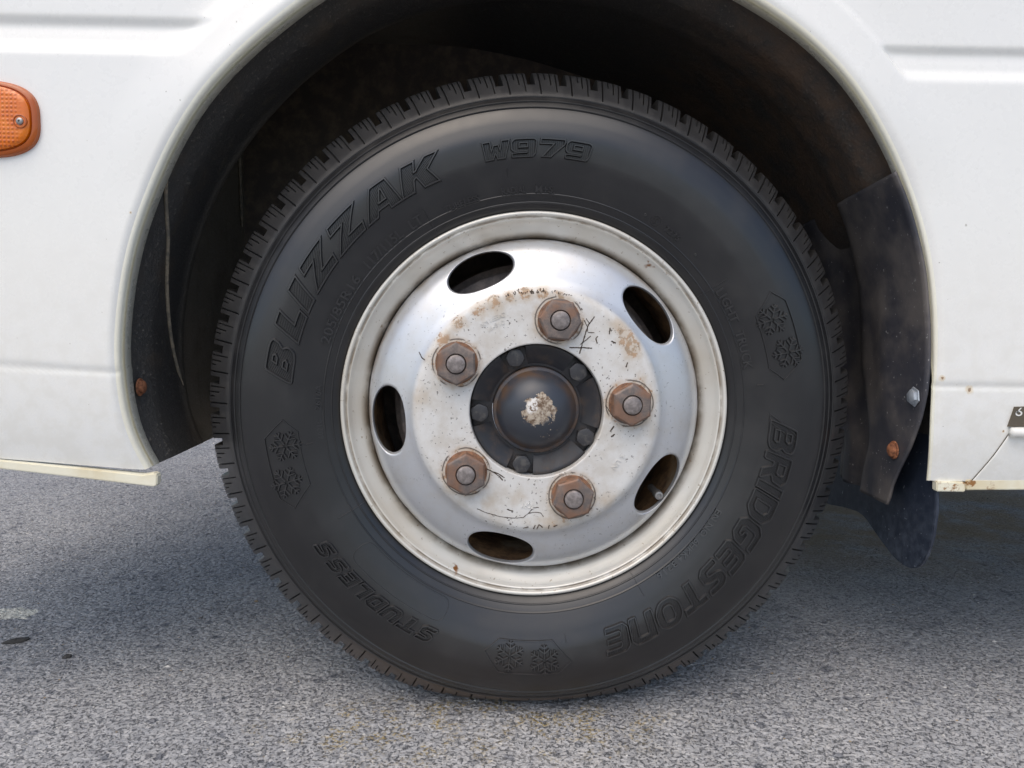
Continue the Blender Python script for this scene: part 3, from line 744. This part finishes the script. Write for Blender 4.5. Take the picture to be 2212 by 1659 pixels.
BS = {'B': (36, GL(roundc([(0, 0), (26, 0), (34, 3), (35, 11), (29, 16), (33, 20), (32, 29), (25, 31), (6, 31)], 3), [(10, 6), (23, 6), (24.5, 8.5), (23, 11.5), (10, 11.5)], [(11, 19), (20, 19), (22.5, 22), (20, 25.5), (11, 25.5)])),
      'R': (33, GL(roundc([(0, 0), (9, 0), (9, 11), (14, 11), (22, 0), (33, 0), (24, 12), (31, 15), (32, 26), (26, 31), (0, 31)], 2), [(9, 17), (20, 17), (22, 19), (22, 23.5), (20, 25.5), (9, 25.5)])),
      'I': (10, GL([(0, 0), (9.5, 0), (9.5, 31), (0, 31)])),
      'D': (33, GL(roundc([(0, 0), (23, 0), (32, 7), (32, 24), (23, 31), (0, 31)], 3), [(9.5, 6.5), (18, 6.5), (22.5, 10), (22.5, 21), (18, 24.5), (9.5, 24.5)])),
      'G': (32, GL(roundc([(7, 0), (24, 0), (31, 6), (31, 16), (16, 16), (16, 11), (21.5, 11), (21.5, 6.5), (12, 6.5), (9.5, 9), (9.5, 22), (12, 24.5), (30, 24.5), (30, 31), (7, 31), (0, 24), (0, 7)], 2))),
      'E': (29, GL(roundc([(5, 0), (28, 0), (28, 6.5), (11, 6.5), (9.5, 8), (9.5, 12.5), (26, 12.5), (26, 18.5), (9.5, 18.5), (9.5, 23), (11, 24.5), (28, 24.5), (28, 31), (5, 31), (0, 26), (0, 5)], 1.5))),
      'S': (30, GL(roundc([(1, 0), (22, 0), (29, 5), (28, 15), (21, 18.5), (11, 20), (12, 24.5), (27, 24.5), (27, 31), (8, 31), (1, 26), (1, 17), (8, 13.5), (19, 11.5), (19, 6.5), (1, 6.5)], 2.5))),
      'T': (30, GL([(10, 0), (19.5, 0), (19.5, 24.5), (30, 24.5), (30, 31), (0, 31), (0, 24.5), (10, 24.5)])),
      'O': (33, GL(roundc([(8, 0), (24, 0), (32, 8), (32, 23), (24, 31), (8, 31), (0, 23), (0, 8)], 5), roundc([(12.5, 6.5), (19.5, 6.5), (22.5, 9.5), (22.5, 21.5), (19.5, 24.5), (12.5, 24.5), (9.5, 21.5), (9.5, 9.5)], 2))),
      'N': (32, GL(roundc([(0, 0), (9.5, 0), (9.5, 24), (21, 24), (22, 22.5), (22, 0), (31.5, 0), (31.5, 24), (25, 31), (0, 31)], 2)))}
def word(txt, font, th_start, th_end, r0, hgt, shear, hatch, w=.0034, h=.0027, starts=None):
    H = max(q[:, 1].max() for _, cs in font.values() for q in cs)
    ks = hgt/H; rm = r0+hgt/2
    total = (th_start-th_end)*rm
    adv = [font[ch][0]*ks for ch in txt]
    gap = (total - sum(adv) - (0))/(max(1, len(txt)-1)); u = 0.0
    kx = 1.0
    if gap < .002:
        kx = (total-.0022*(len(txt)-1))/sum(adv); gap = .0022
    for i, ch in enumerate(txt):
        th = th_start - u/rm if starts is None else R_(starts[i])
        conts = [np.stack([q[:, 0]*ks*kx+shear*q[:, 1]*ks, q[:, 1]*ks], 1) for q in font[ch][1]]
        pl = lambda P, hh_, th=th: to_side(P, th, r0, rm, hh_)
        parts = [ridge(q, True, w, h, pl) for q in conts]
        V, F = join(parts)
        o = mk('letter', deform(V), F, 'relief', tyre, smooth=False)
        segs = scan_hatch(conts, hatch[0], hatch[1])
        if segs:
            V, F = join([ridge(s_, False, .0011, .00050, pl) for s_ in segs])
            hmesh = mk('letter_hatching', deform(V), F, 'hatch', tyre, smooth=False); hmesh['kind'] = 'stuff'
        u += adv[i]*kx+gap
word('BLIZZAK', BZ, R_(174.3), R_(113.4), .2675, .029, .46, (.0017, .5), starts=[174.3, 164.6, 157.2, 152.1, 142.3, 132.6, 122.7])
word('W979', W9, R_(102.7), R_(79.2), .2720, .0182, .12, (.0020, math.pi/2-.05), w=.0026)
word('STUDLESS', SD, R_(-113.0), R_(-147.3), .2715, .0172, .35, (.0019, .35), w=.0026)
word('BRIDGESTONE', BS, R_(-2.0), R_(-72.3), .2620, .0300, .20, (.0019, 1.2), w=.0030)
# wedge stroke on the logo's first letter
pl = lambda P, h_: to_side(P, R_(-1.6), .2620, .277, h_)
V, F = ridge(np.array([(-.0045, -.001), (.0045, -.001), (.0250, .0295), (.0180, .0295)]), True, .0018, .0012, pl)
mk('letter_stroke', V, F, 'relief', tyre, smooth=False)

# small lettering from the built-in font
def font_word(name, txt, th_start, th_end, r0, hgt, mat='relief', raise_=.0007, surf='side', parent=None, shear=0.0, bold=0.0):
    cu = bpy.data.curves.new('t', 'FONT'); cu.body = txt; cu.size = 1.0; cu.resolution_u = 2; cu.extrude = .02; cu.shear = shear; cu.offset = bold
    ob = bpy.data.objects.new('t', cu); COL.objects.link(ob)
    dg = bpy.context.evaluated_depsgraph_get(); me = ob.evaluated_get(dg).to_mesh()
    V = np.array([q.co[:] for q in me.vertices]); F = [list(p.vertices) for p in me.polygons]
    ob.evaluated_get(dg).to_mesh_clear(); bpy.data.objects.remove(ob); bpy.data.curves.remove(cu)
    V[:, 0] -= V[:, 0].min(); rm = r0+hgt/2
    kx = (th_start-th_end)*rm/V[:, 0].max(); ky = hgt/.70
    P = np.stack([V[:, 0]*kx, V[:, 1]*ky], 1); up = V[:, 2] > 0
    th = th_start - P[:, 0]/rm; r_ = r0+P[:, 1]
    yb = side_y(r_) if surf == 'side' else np.full(len(r_), surf)
    W = np.stack([r_*np.cos(th), yb - np.where(up, raise_, -.0004), r_*np.sin(th)], 1)
    o = mk(name, deform(W) if surf == 'side' else W, F, mat, parent or tyre, smooth=False); return o
for t_, s_, e_, r0, h_ in (('205/85R16', 163.0, 143.6, .2372, .0098), ('117/115L', 140.2, 127.6, .2372, .0098), ('LT', 125.0, 121.4, .2372, .0098),
                          ('TUBELESS', 115.2, 105.6, .2355, .0062), ('RADIAL', 99.6, 93.2, .2362, .0066), ('M+S.', 90.9, 85.8, .2362, .0066),
                          ('LIGHT', 33.7, 24.0, .2365, .0090), ('TRUCK', 21.5, 11.2, .2365, .0090),
                          ('EN NO', -28.6, -37.2, .2355, .0068), ('6HKK4', -38.6, -46.2, .2355, .0068), ('3216', -47.2, -53.6, .2355, .0068),
                          ('2616A', 173.9, 167.9+.0, .2370, .0060), ('7275', 55.4, 50.6, .2400, .0060)):
    if t_ == '2616A': s_, e_ = 180.6, 173.9
    font_word('lettering', t_, R_(s_), R_(e_), r0, h_, raise_=.0020, bold=.015)
font_word('lettering', '6021C', R_(-171.6+0), R_(-177.0), .2370, .0056, bold=.01)
# ring mark and dots
pl = lambda P, h_: to_side(P, R_(58.4), .2438, .2438, h_)
t = np.linspace(0, 2*math.pi, 25)[:-1]
V1 = ridge(np.stack([.0052*np.cos(t), .0052*np.sin(t)], 1), True, .0012, .0007, pl)
V2 = ridge(np.array([(.0022, .0022), (0, .003), (-.002, .0015), (.002, -.0015), (0, -.003), (-.0022, -.0022)]), False, .0011, .0007, pl)
mk('emblem', *join([V1, V2]), 'relief', tyre, smooth=False)
for th_ in (61.5, 44.8):
    pl = lambda P, h_: to_side(P, R_(th_), .2434, .2434, h_)
    mk('moulded_dot', *ridge(np.stack([.0009*np.cos(t), .0009*np.sin(t)], 1), True, .0014, .0012, pl), 'relief', tyre)
# radial tick lines
for th_, ra, rb in ((35.0, .2195, .2535), (119.9, .2205, .2494), (-150.5, .2195, .2512), (-59.4, .2195, .2480), (97.6, .2540, .2610), (6.6, .2480, .2545), (-82.0, .2580, .2660), (-171.0, .2480, .2560)):
    pl = lambda P, h_: to_side(P, R_(th_), 0, .24, h_)
    mk('mould_line', deform(ridge(np.array([(0, ra), (0, rb)]), False, .0012, .0008, pl)[0]), ridge(np.array([(0, ra), (0, rb)]), False, .0012, .0008, pl)[1], 'relief', tyre, smooth=False)
# oblong panel beside the word near the bottom
pl = lambda P, h_: to_side(P, R_(-113.0), .2375, .250, h_)
wv_ = R_(28.3)*.250
V, F = ridge(roundc([(0, 0), (wv_, 0), (wv_, .0265), (0, .0265)], .0125, 8), True, .0013, .0006, pl)
mk('moulded_frame', deform(V), F, 'relief', tyre, smooth=False)
# snowflake emblems, in pairs inside an elongated hexagon
def snowflake(c, rad, rot):
    L_ = []
    for k in range(6):
        t_ = rot + k*math.pi/3; d = np.array([math.cos(t_), math.sin(t_)])
        L_.append(np.array([c+d*rad*.12, c+d*rad]))
        for fr, ln in ((.45, .42), (.74, .26)):
            for sg in (-1, 1):
                d2 = np.array([math.cos(t_+sg*.95), math.sin(t_+sg*.95)])
                L_.append(np.array([c+d*rad*fr, c+d*(rad*fr)+d2*rad*ln]))
    return L_
for th_c, tilt in ((17.4, -.004), (-167.4, .004), (-91.5, .002)):
    pl = lambda P, h_: to_side(P, R_(th_c), .2805, .2805, h_)
    parts = []
    for sg in (-1, 1):
        for q in snowflake(np.array([sg*.0198, -sg*tilt]), .0174, .52): parts.append(ridge(q, False, .0030, .0022, pl))
    V, F = join(parts); mk('snowflake_emblem', deform(V), F, 'relief', tyre, smooth=False)
    V, F = ridge(np.array([(-.049, .006), (-.034, .0175), (.030, .0175), (.049, -.004), (.034, -.0185), (-.030, -.0185)]), True, .0015, .0016, pl)
    mk('moulded_frame', deform(V), F, 'relief', tyre, smooth=False)

# ------------------------------------------------------------------ wheel
rp = [(.2100, .030), (.2135, .014), (.2168, .0075), (.2182, .0035), (.2180, .0005), (.2168, -.0016), (.2150, -.0020), (.2133, -.0008), (.2122, .0012), (.2116, .0016), (.2108, .0010), (.2096, .0012),
      (.2082, .0030), (.2060, .0062), (.2030, .0094), (.1995, .0124), (.1960, .0152), (.1930, .0182), (.1908, .0222), (.1897, .0275), (.1893, .034)]
rq = np.array(rp); d_ = np.r_[0, np.cumsum(np.linalg.norm(np.diff(rq, axis=0), axis=1))]
s_ = np.linspace(0, d_[-1], 90)
v, f = lathe(list(zip(pchip(d_, rq[:, 0], s_), pchip(d_, rq[:, 1], s_))), 360)
rim = mk('wheel_rim', v, f, 'rim', veh, loc=(0, 0, ZC)); part_label(rim, 'silver steel wheel with rust stains around its nuts')
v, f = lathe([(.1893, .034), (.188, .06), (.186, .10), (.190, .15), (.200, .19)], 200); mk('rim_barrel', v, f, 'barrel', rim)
DR = [.0735, .115, .1250, .1295, .1340, .1385, .1435, .150, .160, .170, .178, .184, .1878, .1896]
DY = [-.0290, -.0290, -.0290, -.0285, -.0262, -.0232, -.0205, -.0182, -.0145, -.0095, -.0035, .0045, .0135, .0250]
def disc_y_at(r_): return pchip(DR, DY, np.asarray(r_, float))
HOLE_T0, HR, HA, HB = R_(40.6), .1632, .0390, .0198
sect = R_(72); RI, RO = .1400, .1893
V = []; F = []; 
nT, nV, nH = 36, 10, 9
def add_grid(Pts):
    global V, F
    o = sum(len(q) for q in V); nu, nv = Pts.shape[:2]
    V.append(Pts.reshape(-1, 3)); F += [[i+o for i in q] for q in grid_faces(nu, nv)]
def pol(th, r_): return np.stack([r_*np.cos(th), disc_y_at(r_), r_*np.sin(th)], -1)
rin = np.r_[.0735, np.linspace(.075, .122, 40), np.linspace(.123, RI, 16)]
TH = HOLE_T0 - sect/2 + np.arange(0, 5*nT*2+1)*sect/(nT*2)
add_grid(pol(TH[:, None]*np.ones((1, len(rin))), np.ones((len(TH), 1))*rin[None, :]))
for k in range(5):
    t0 = HOLE_T0 + k*sect
    bt = []
    tt2 = np.linspace(-sect/2, sect/2, nT*2+1); rv2 = np.linspace(RI, RO, nV*2+1)
    bt += [(q, RI) for q in tt2[:-1]] + [(sect/2, q) for q in rv2[:-1]] + [(q, RO) for q in tt2[::-1][:-1]] + [(-sect/2, q) for q in rv2[::-1]]
    bt = np.array(bt)
    uu = bt[:, 0]*HR; vv = bt[:, 1]-HR
    an = np.arctan2(vv/HB, uu/HA)
    e_ = 2.1
    ex = HA*np.sign(np.cos(an))*np.abs(np.cos(an))**(2/e_); ey = HB*np.sign(np.sin(an))*np.abs(np.sin(an))**(2/e_)
    # smooth pairing: blend ellipse point and boundary point
    G = []
    for q in np.linspace(0, 1, 14)**1.3:
        pu = ex*(1-q)+uu*q; pv = ey*(1-q)+vv*q
        P = pol(t0 + pu/HR, HR+pv)
        G.append(P)
    G = np.stack(G, 1)
    # edge roll and wall of the hole, going inward
    first = G[:, 0].copy(); wall = []
    for sc_, dy in ((.988, .0010), (.975, .0024), (.965, .0045), (.960, .0080)):
        P = pol(t0 + ex*sc_/HR, HR+ey*sc_); P[:, 1] = first[:, 1]+dy; wall.append(P)
    G = np.concatenate([np.stack(wall[::-1], 1), G], 1)
    add_grid(G)
# bore wall
bp = np.stack([pol(TH, np.full(len(TH), .0735)) + np.array([0, dy, 0]) - np.array([0, 0, 0]) for dy in (.020, .004, .001, 0)], 1)
bp[:, 2, [0, 2]] *= .997; bp[:, 1, [0, 2]] *= .993; bp[:, 0, [0, 2]] *= .992
add_grid(bp)
Vd = np.concatenate(V)
disc = mk('wheel_disc', Vd, F, 'disc', rim)
import bmesh
bm = bmesh.new(); bm.from_mesh(disc.data); bmesh.ops.remove_doubles(bm, verts=bm.verts, dist=.00003); bmesh.ops.recalc_face_normals(bm, faces=bm.faces); bm.to_mesh(disc.data); bm.free()
disc.data.polygons.foreach_set('use_smooth', [True]*len(disc.data.polygons))
# rust weight per point: blobs where the photograph shows rust
co = np.zeros(len(disc.data.vertices)*3); disc.data.vertices.foreach_get('co', co); co = co.reshape(-1, 3)
blobs = [(.1275, 88, .007, .75), (.1275, 96, .008, .75), (.127, 104, .007, .68), (.127, 80, .007, .62), (.128, 112, .009, .62), (.127, 120, .010, .62), (.128, 132, .009, .6), (.128, 143, .009, .62), (.126, 40, .010, .75), (.125, 34, .009, .85), (.128, 46, .009, .5),
         (.118, 17, .007, .5), (.125, 150, .010, .4), (.132, 172, .012, .3), (.122, -75, .014, .5), (.128, -82, .012, .45), (.130, -50, .012, .35), (.118, 75, .010, .5), (.080, 78, .007, .4), (.127, 130, .010, .35), (.1, -100, .01, .25), (.118, -118, .009, .35)]
w = np.zeros(len(co))
for r_, th_, sg, am in blobs:
    c_ = np.array([r_*math.cos(R_(th_)), r_*math.sin(R_(th_))]); w = np.maximum(w, am*np.exp(-((co[:, 0]-c_[0])**2+(co[:, 2]-c_[1])**2)/(2*sg*sg)))
for k in range(5):
    t_ = R_(77.2+72*k); c_ = np.array([.1016*math.cos(t_), .1016*math.sin(t_)])
    dd = np.hypot(co[:, 0]-c_[0], co[:, 2]-c_[1]); w = np.maximum(w, .50*np.exp(-((dd-.0245)/.006)**2))
at = disc.data.attributes.new('rust', 'FLOAT', 'POINT'); at.data.foreach_set('value', w)

# nuts and studs
def nut(th, rot, hh):
    c = np.array([.1016*math.cos(th), 0, .1016*math.sin(th)]); n = 48; Vn = []; Fn = []; mi = []
    Rc = .0234
    def ringpts(rad, y_, hexa):
        out = []
        for k in range(n):
            t_ = 2*math.pi*k/n
            ap = Rc*math.cos(math.pi/6)/math.cos(((t_) % (math.pi/3))-math.pi/6)
            q = ap*rad/.0227 if hexa else rad
            out.append((c[0]+q*math.cos(t_+rot), y_, c[2]+q*math.sin(t_+rot)))
        return out
    lv = [(.0232, -.0280, 0), (.0230, -.0298, 0), (.0222, -.0304, 0), (.0226, -.0310, 1), (.0228, -.0316-hh+.0040, 1), (.0224, -.0316-hh+.0018, 1), (.0206, -.0316-hh+.0002, 1), (.0196, -.0316-hh, 1), (.0112, -.0316-hh, 0), (.0104, -.0316-hh+.0016, 0), (.0101, -.0316-hh+.006, 0)]
    for rad, y_, hx in lv: Vn += ringpts(rad, y_, hx)
    for s_ in range(len(lv)-1):
        for k in range(n): Fn.append([s_*n+k, (s_+1)*n+k, (s_+1)*n+(k+1) % n, s_*n+(k+1) % n]); mi.append(0 if s_ < 5 else 1)
    o = mk('lug_nut', Vn, Fn, ['nut_rust', 'nut_face'], rim); o.data.polygons.foreach_set('material_index', mi); auto_smooth(o, 28)
    tp = -.0316-hh
    st = [(.0099, tp+.006), (.0099, tp-.0008), (.0094, tp-.0022), (.0080, tp-.0030), (.0040, tp-.0033), (.0001, tp-.0033)]
    Vs = []; Fs = []
    for rad, y_ in st: Vs += [(c[0]+rad*math.cos(2*math.pi*k/32), y_, c[2]+rad*math.sin(2*math.pi*k/32)) for k in range(32)]
    for s_ in range(len(st)-1):
        for k in range(32): Fs.append([s_*32+k, (s_+1)*32+k, (s_+1)*32+(k+1) % 32, s_*32+(k+1) % 32])
    q = mk('wheel_stud', Vs, Fs, 'stud', rim); auto_smooth(q, 40)
for k, (rt_, hh) in enumerate(((.95, .0150), (.55, .0150), (1.57, .0155), (.30, .0145), (.52, .0150))):
    nut(R_(77.2+72*k), rt_, hh)
# valve stem in the lower right hand hole
vth = R_(-35.0); vc = np.array([.1745*math.cos(vth), .012, .1745*math.sin(vth)])
disc_y('valve_stem', vc, [(.0040, -.03), (.0040, .0), (.0052, .001), (.0052, .012), (.0044, .0135), (.0026, .0138), (.0022, .0120), (.0001, .0120)], 20, 'valve', rim)
# brake drum behind the wheel
v, f = lathe([(.205, .188), (.176, .172), (.170, .150), (.166, .075), (.164, .066), (.1575, .064), (.1570, .046), (.1545, .043), (.130, .040), (.095, .036), (.073, .022)], 120)
drum = mk('brake_drum', v, f, 'drum', veh, loc=(0, 0, ZC))
# hub in the bore
hp = [(.0730, .004), (.0727, -.010), (.070, -.0108), (.060, -.0112), (.052, -.0100), (.0485, -.0098)]
v, f = lathe(hp, 160)
hub = mk('hub', v, f, 'hub', veh, loc=(0, 0, ZC)); part_label(hub, 'black hub with domed grease cap and five bolts')
dp = [(.0478, -.006), (.0478, -.0165), (.0470, -.0178), (.0452, -.0182), (.0440, -.0186), (.0428, -.0205), (.0400, -.0245), (.0350, -.0295), (.0280, -.0340), (.0200, -.0370), (.0110, -.0386), (.0040, -.0391), (.0001, -.0392)]
dp = [(r_, y_ if y_ > -.0187 else -.0186+(y_+.0186)*1.35) for r_, y_ in dp]
v, f = lathe(dp, 120); dome = mk('grease_cap', v, f, 'dome', hub); auto_smooth(dome, 40)
BT = [R_(q) for q in (112.6, 43.0, -28.5, -104.5, -177.0)]
for k, t_ in enumerate(BT):
    c = np.array([.0622*math.cos(t_), 0, .0622*math.sin(t_)])
    n = 24; lvv = [(.0105, -.0085, 1), (.0105, -.0195, 1), (.0098, -.0210, 1), (.0085, -.0216, 0), (.0001, -.0216, 0)]; Vb = []; Fb = []
    for rad, y_, hx in lvv:
        for q in range(n):
            tq = 2*math.pi*q/n; ap = .0105*math.cos(math.pi/6)/math.cos((tq % (math.pi/3))-math.pi/6)
            z_ = min(rad, ap) if hx else rad*.9; Vb.append((c[0]+z_*math.cos(tq+k*.7), y_, c[2]+z_*math.sin(tq+k*.7)))
    for s_ in range(len(lvv)-1):
        for q in range(n): Fb.append([s_*n+q, (s_+1)*n+q, (s_+1)*n+(q+1) % n, s_*n+(q+1) % n])
    o = mk('hub_bolt', Vb, Fb, 'bolt', hub); auto_smooth(o, 28)
# raised rim segments between the bolts
BTs = sorted(q % (2*math.pi) for q in BT)
for k in range(5):
    t0_ = BTs[k]; t1_ = BTs[(k+1) % 5] + (2*math.pi if k == 4 else 0); g0 = .215
    tt_ = np.linspace(t0_+g0, t1_-g0, 30)
    pf = [(.0724, -.010), (.0724, -.0172), (.0716, -.0184), (.0700, -.0186), (.0682, -.0180), (.0640, -.0160), (.0580, -.0128), (.0520, -.0104), (.0505, -.0096)]
    P = np.stack([np.stack([r_*np.cos(tt_), np.full(30, y_), r_*np.sin(tt_)], 1) for r_, y_ in pf], 1)
    Vv = P.reshape(-1, 3); Ff = grid_faces(30, len(pf)); Ff += [list(range(len(pf)))[::-1], list(range(29*len(pf), 30*len(pf)))]
    o = mk('hub_rim_segment', Vv, Ff, 'hub', hub); auto_smooth(o, 35)
# stamped characters on the disc
FY = -.0290
for t_, s_, e_, r0, h_ in (('TOPY', -91.0, -98.5, .1020, .0065), ('5 UN', -27.0, -36.5, .1030, .0060), ('16-910', 121.5, 110.8, .1010, .0052), ('NM 1655A2', 123.5, 109.2, .1085, .0052)):
    font_word('stamping', t_, R_(s_), R_(e_), r0, h_, 'disc', .0008, FY, rim)
# scratches on the disc face
def on_disc(px, py): return on_y(px, py, FY) - np.array([0, 0, ZC])
def scratch_line(pts, wd):
    P = np.array([on_disc(*q)[[0, 2]] for q in pts]); P = densify(P, False, .0015); P = P + rng.normal(0, .00012, P.shape)
    t_ = np.gradient(P, axis=0); t_ /= np.linalg.norm(t_, axis=1)[:, None]; n_ = np.stack([-t_[:, 1], t_[:, 0]], 1)
    wv = wd*(.55+.45*rng.random(len(P)))[:, None]
    A = P+n_*wv/2; B = P-n_*wv/2; y_ = np.full(len(P), FY-.00025)
    return np.r_[np.stack([A[:, 0], y_, A[:, 1]], 1), np.stack([B[:, 0], y_, B[:, 1]], 1)], [[i, i+1, len(P)+i+1, len(P)+i] for i in range(len(P)-1)]
SL = [([(1284, 684), (1272, 700), (1266, 716), (1258, 742), (1252, 764)], .0016), ([(1266, 688), (1274, 700)], .0012), ([(1230, 751), (1258, 751), (1279, 752)], .0016), ([(1254, 744), (1264, 736), (1276, 726)], .0012),
      ([(1262, 692), (1268, 704), (1270, 716)], .0012), ([(1270, 718), (1284, 719)], .001), ([(1290, 742), (1287, 732), (1291, 726)], .0018), ([(1316, 722), (1318, 708)], .0018), ([(1352, 793), (1356, 783)], .002), ([(1320, 737), (1330, 741)], .0018),
      ([(1031, 1099), (1046, 1106), (1080, 1116), (1106, 1119), (1130, 1118), (1141, 1109), (1152, 1097), (1164, 1096)], .0010), ([(1141, 1109), (1156, 1106), (1168, 1108), (1174, 1116)], .0010),
      ([(1095, 1100), (1108, 1104)], .0013), ([(1130, 1141), (1142, 1138)], .0013), ([(1152, 1143), (1156, 1134)], .0015), ([(1160, 1143), (1164, 1133), (1172, 1139)], .0015), ([(1184, 1142), (1187, 1134)], .0013), ([(1196, 1138), (1204, 1134)], .0013),
      ([(1047, 1010), (1062, 1018), (1076, 1023), (1090, 1032)], .0014), ([(1066, 1020), (1080, 1030), (1086, 1038)], .0016), ([(905, 760), (911, 772), (918, 778)], .0014), ([(1308, 875), (1314, 884), (1324, 900)], .0012), ([(1318, 932), (1326, 920)], .002), ([(1320, 944), (1328, 938)], .002)]
for q in range(46):   # a band of fine marks under the upper edge of the face
    th_ = R_(random.gauss(94, 8)); r_ = .130+random.gauss(0, .0014); c = np.array([r_*math.cos(th_), r_*math.sin(th_)])
    L_ = random.uniform(.0012, .0032); d2 = np.array([math.cos(th_+random.gauss(0, .5)), math.sin(th_+random.gauss(0, .5))])
    P = np.array([c-d2*L_/2, c+d2*L_/2])
    SL.append((None, P, random.uniform(.0005, .0011)))
parts = []
for s_ in SL:
    if s_[0] is None:
        P = s_[1]; t_ = P[1]-P[0]; t_ /= np.linalg.norm(t_); n_ = np.array([-t_[1], t_[0]])*s_[2]/2
        yv = float(disc_y_at(np.hypot(*P.mean(0))))-.0005
        parts.append((np.array([(P[0]+n_)[[0, 1]], (P[1]+n_), (P[1]-n_), (P[0]-n_)])[:, [0, 0, 1]]*np.array([1, 0, 1])+np.array([0, yv, 0]), [[0, 1, 2, 3]]))
    else: parts.append(scratch_line(*s_))
V, F = join(parts); sco = mk('scratch_marks', V, F, 'scratch', rim, smooth=False); sco['kind'] = 'stuff'

# ------------------------------------------------------------------ loose stones on the asphalt
def stone(px, py, sx_, sy_, sz_, lab, seed):
    g_ = np.random.default_rng(seed); c = on_z(px, py); n, mrow = 14, 7; Vs = []
    for i in range(mrow):
        ph = math.pi*i/(mrow-1)
        for k in range(n):
            t_ = 2*math.pi*k/n; q = 1+g_.normal(0, .09)
            Vs.append((sx_*math.sin(ph)*math.cos(t_)*q, sy_*math.sin(ph)*math.sin(t_)*q, sz_*(.55+math.cos(ph)*q*.8)))
    Fs = [[i*n+k, (i+1)*n+k, (i+1)*n+(k+1) % n, i*n+(k+1) % n] for i in range(mrow-1) for k in range(n)]
    o = mk('stone', Vs, Fs, 'stone', None, smooth=False, loc=(c[0], c[1], -.001)); o['label'] = lab; o['category'] = 'stone'; o.rotation_euler = (0, 0, .5)
stone(36, 1386, .017, .008, .004, 'flat dark stone on asphalt beside the faded cream paint mark', 3)
stone(145, 1420, .006, .005, .004, 'tiny dark pebble on asphalt between flat stone and tyre', 5)

# fine grit scattered over the road: nobody could count it
a = NT('grit')
gi = a.n.new('ShaderNodeNewGeometry'); rnd = gi.outputs['Random Per Island']
c = a.mix(a.step(rnd, .0, .75), (.10, .10, .105), (.34, .335, .33)); c = a.mix(a.step(rnd, .90, .93), c, (.62, .60, .56)); c = a.mix(a.mul(a.step(rnd, .80, .82), a.step(rnd, .88, .86)), c, (.33, .25, .15))
a.set(Base_Color=c, Roughness=.9); M['grit'] = a.m
NG = 16000
gx = rng.uniform(-1.1, 1.3, NG); gy = -.55 + 2.6*rng.random(NG)**1.7
rad = .0007 + .0011*rng.random(NG)**2 + np.where(rng.random(NG) < .02, .0014, 0)
base = np.array([(1, 0, 0), (.3, .9, 0), (-.8, .6, 0), (-.8, -.6, 0), (.3, -.9, 0), (.1, .05, 1.0)])
bf = np.array([(0, 1, 5), (1, 2, 5), (2, 3, 5), (3, 4, 5), (4, 0, 5)])
th_ = rng.uniform(0, 6.283, NG); ct, st_ = np.cos(th_), np.sin(th_)
jit = base[None]*(1+rng.normal(0, .18, (NG, 6, 1)))*np.array([1, 1, .62])
gvx = (jit[..., 0]*ct[:, None]-jit[..., 1]*st_[:, None])*rad[:, None]*1.25 + gx[:, None]
gvy = (jit[..., 0]*st_[:, None]+jit[..., 1]*ct[:, None])*rad[:, None]*.95 + gy[:, None]
gvz = jit[..., 2]*rad[:, None] + .0001
gvv = np.stack([gvx, gvy, gvz], 2).reshape(-1, 3); gff = (bf[None]+6*np.arange(NG)[:, None, None]).reshape(-1, 3)
grit = mk('grit', gvv, gff, 'grit', None, smooth=False); grit['kind'] = 'stuff'; grit['label'] = 'fine loose grit scattered over the asphalt'; grit['category'] = 'grit'
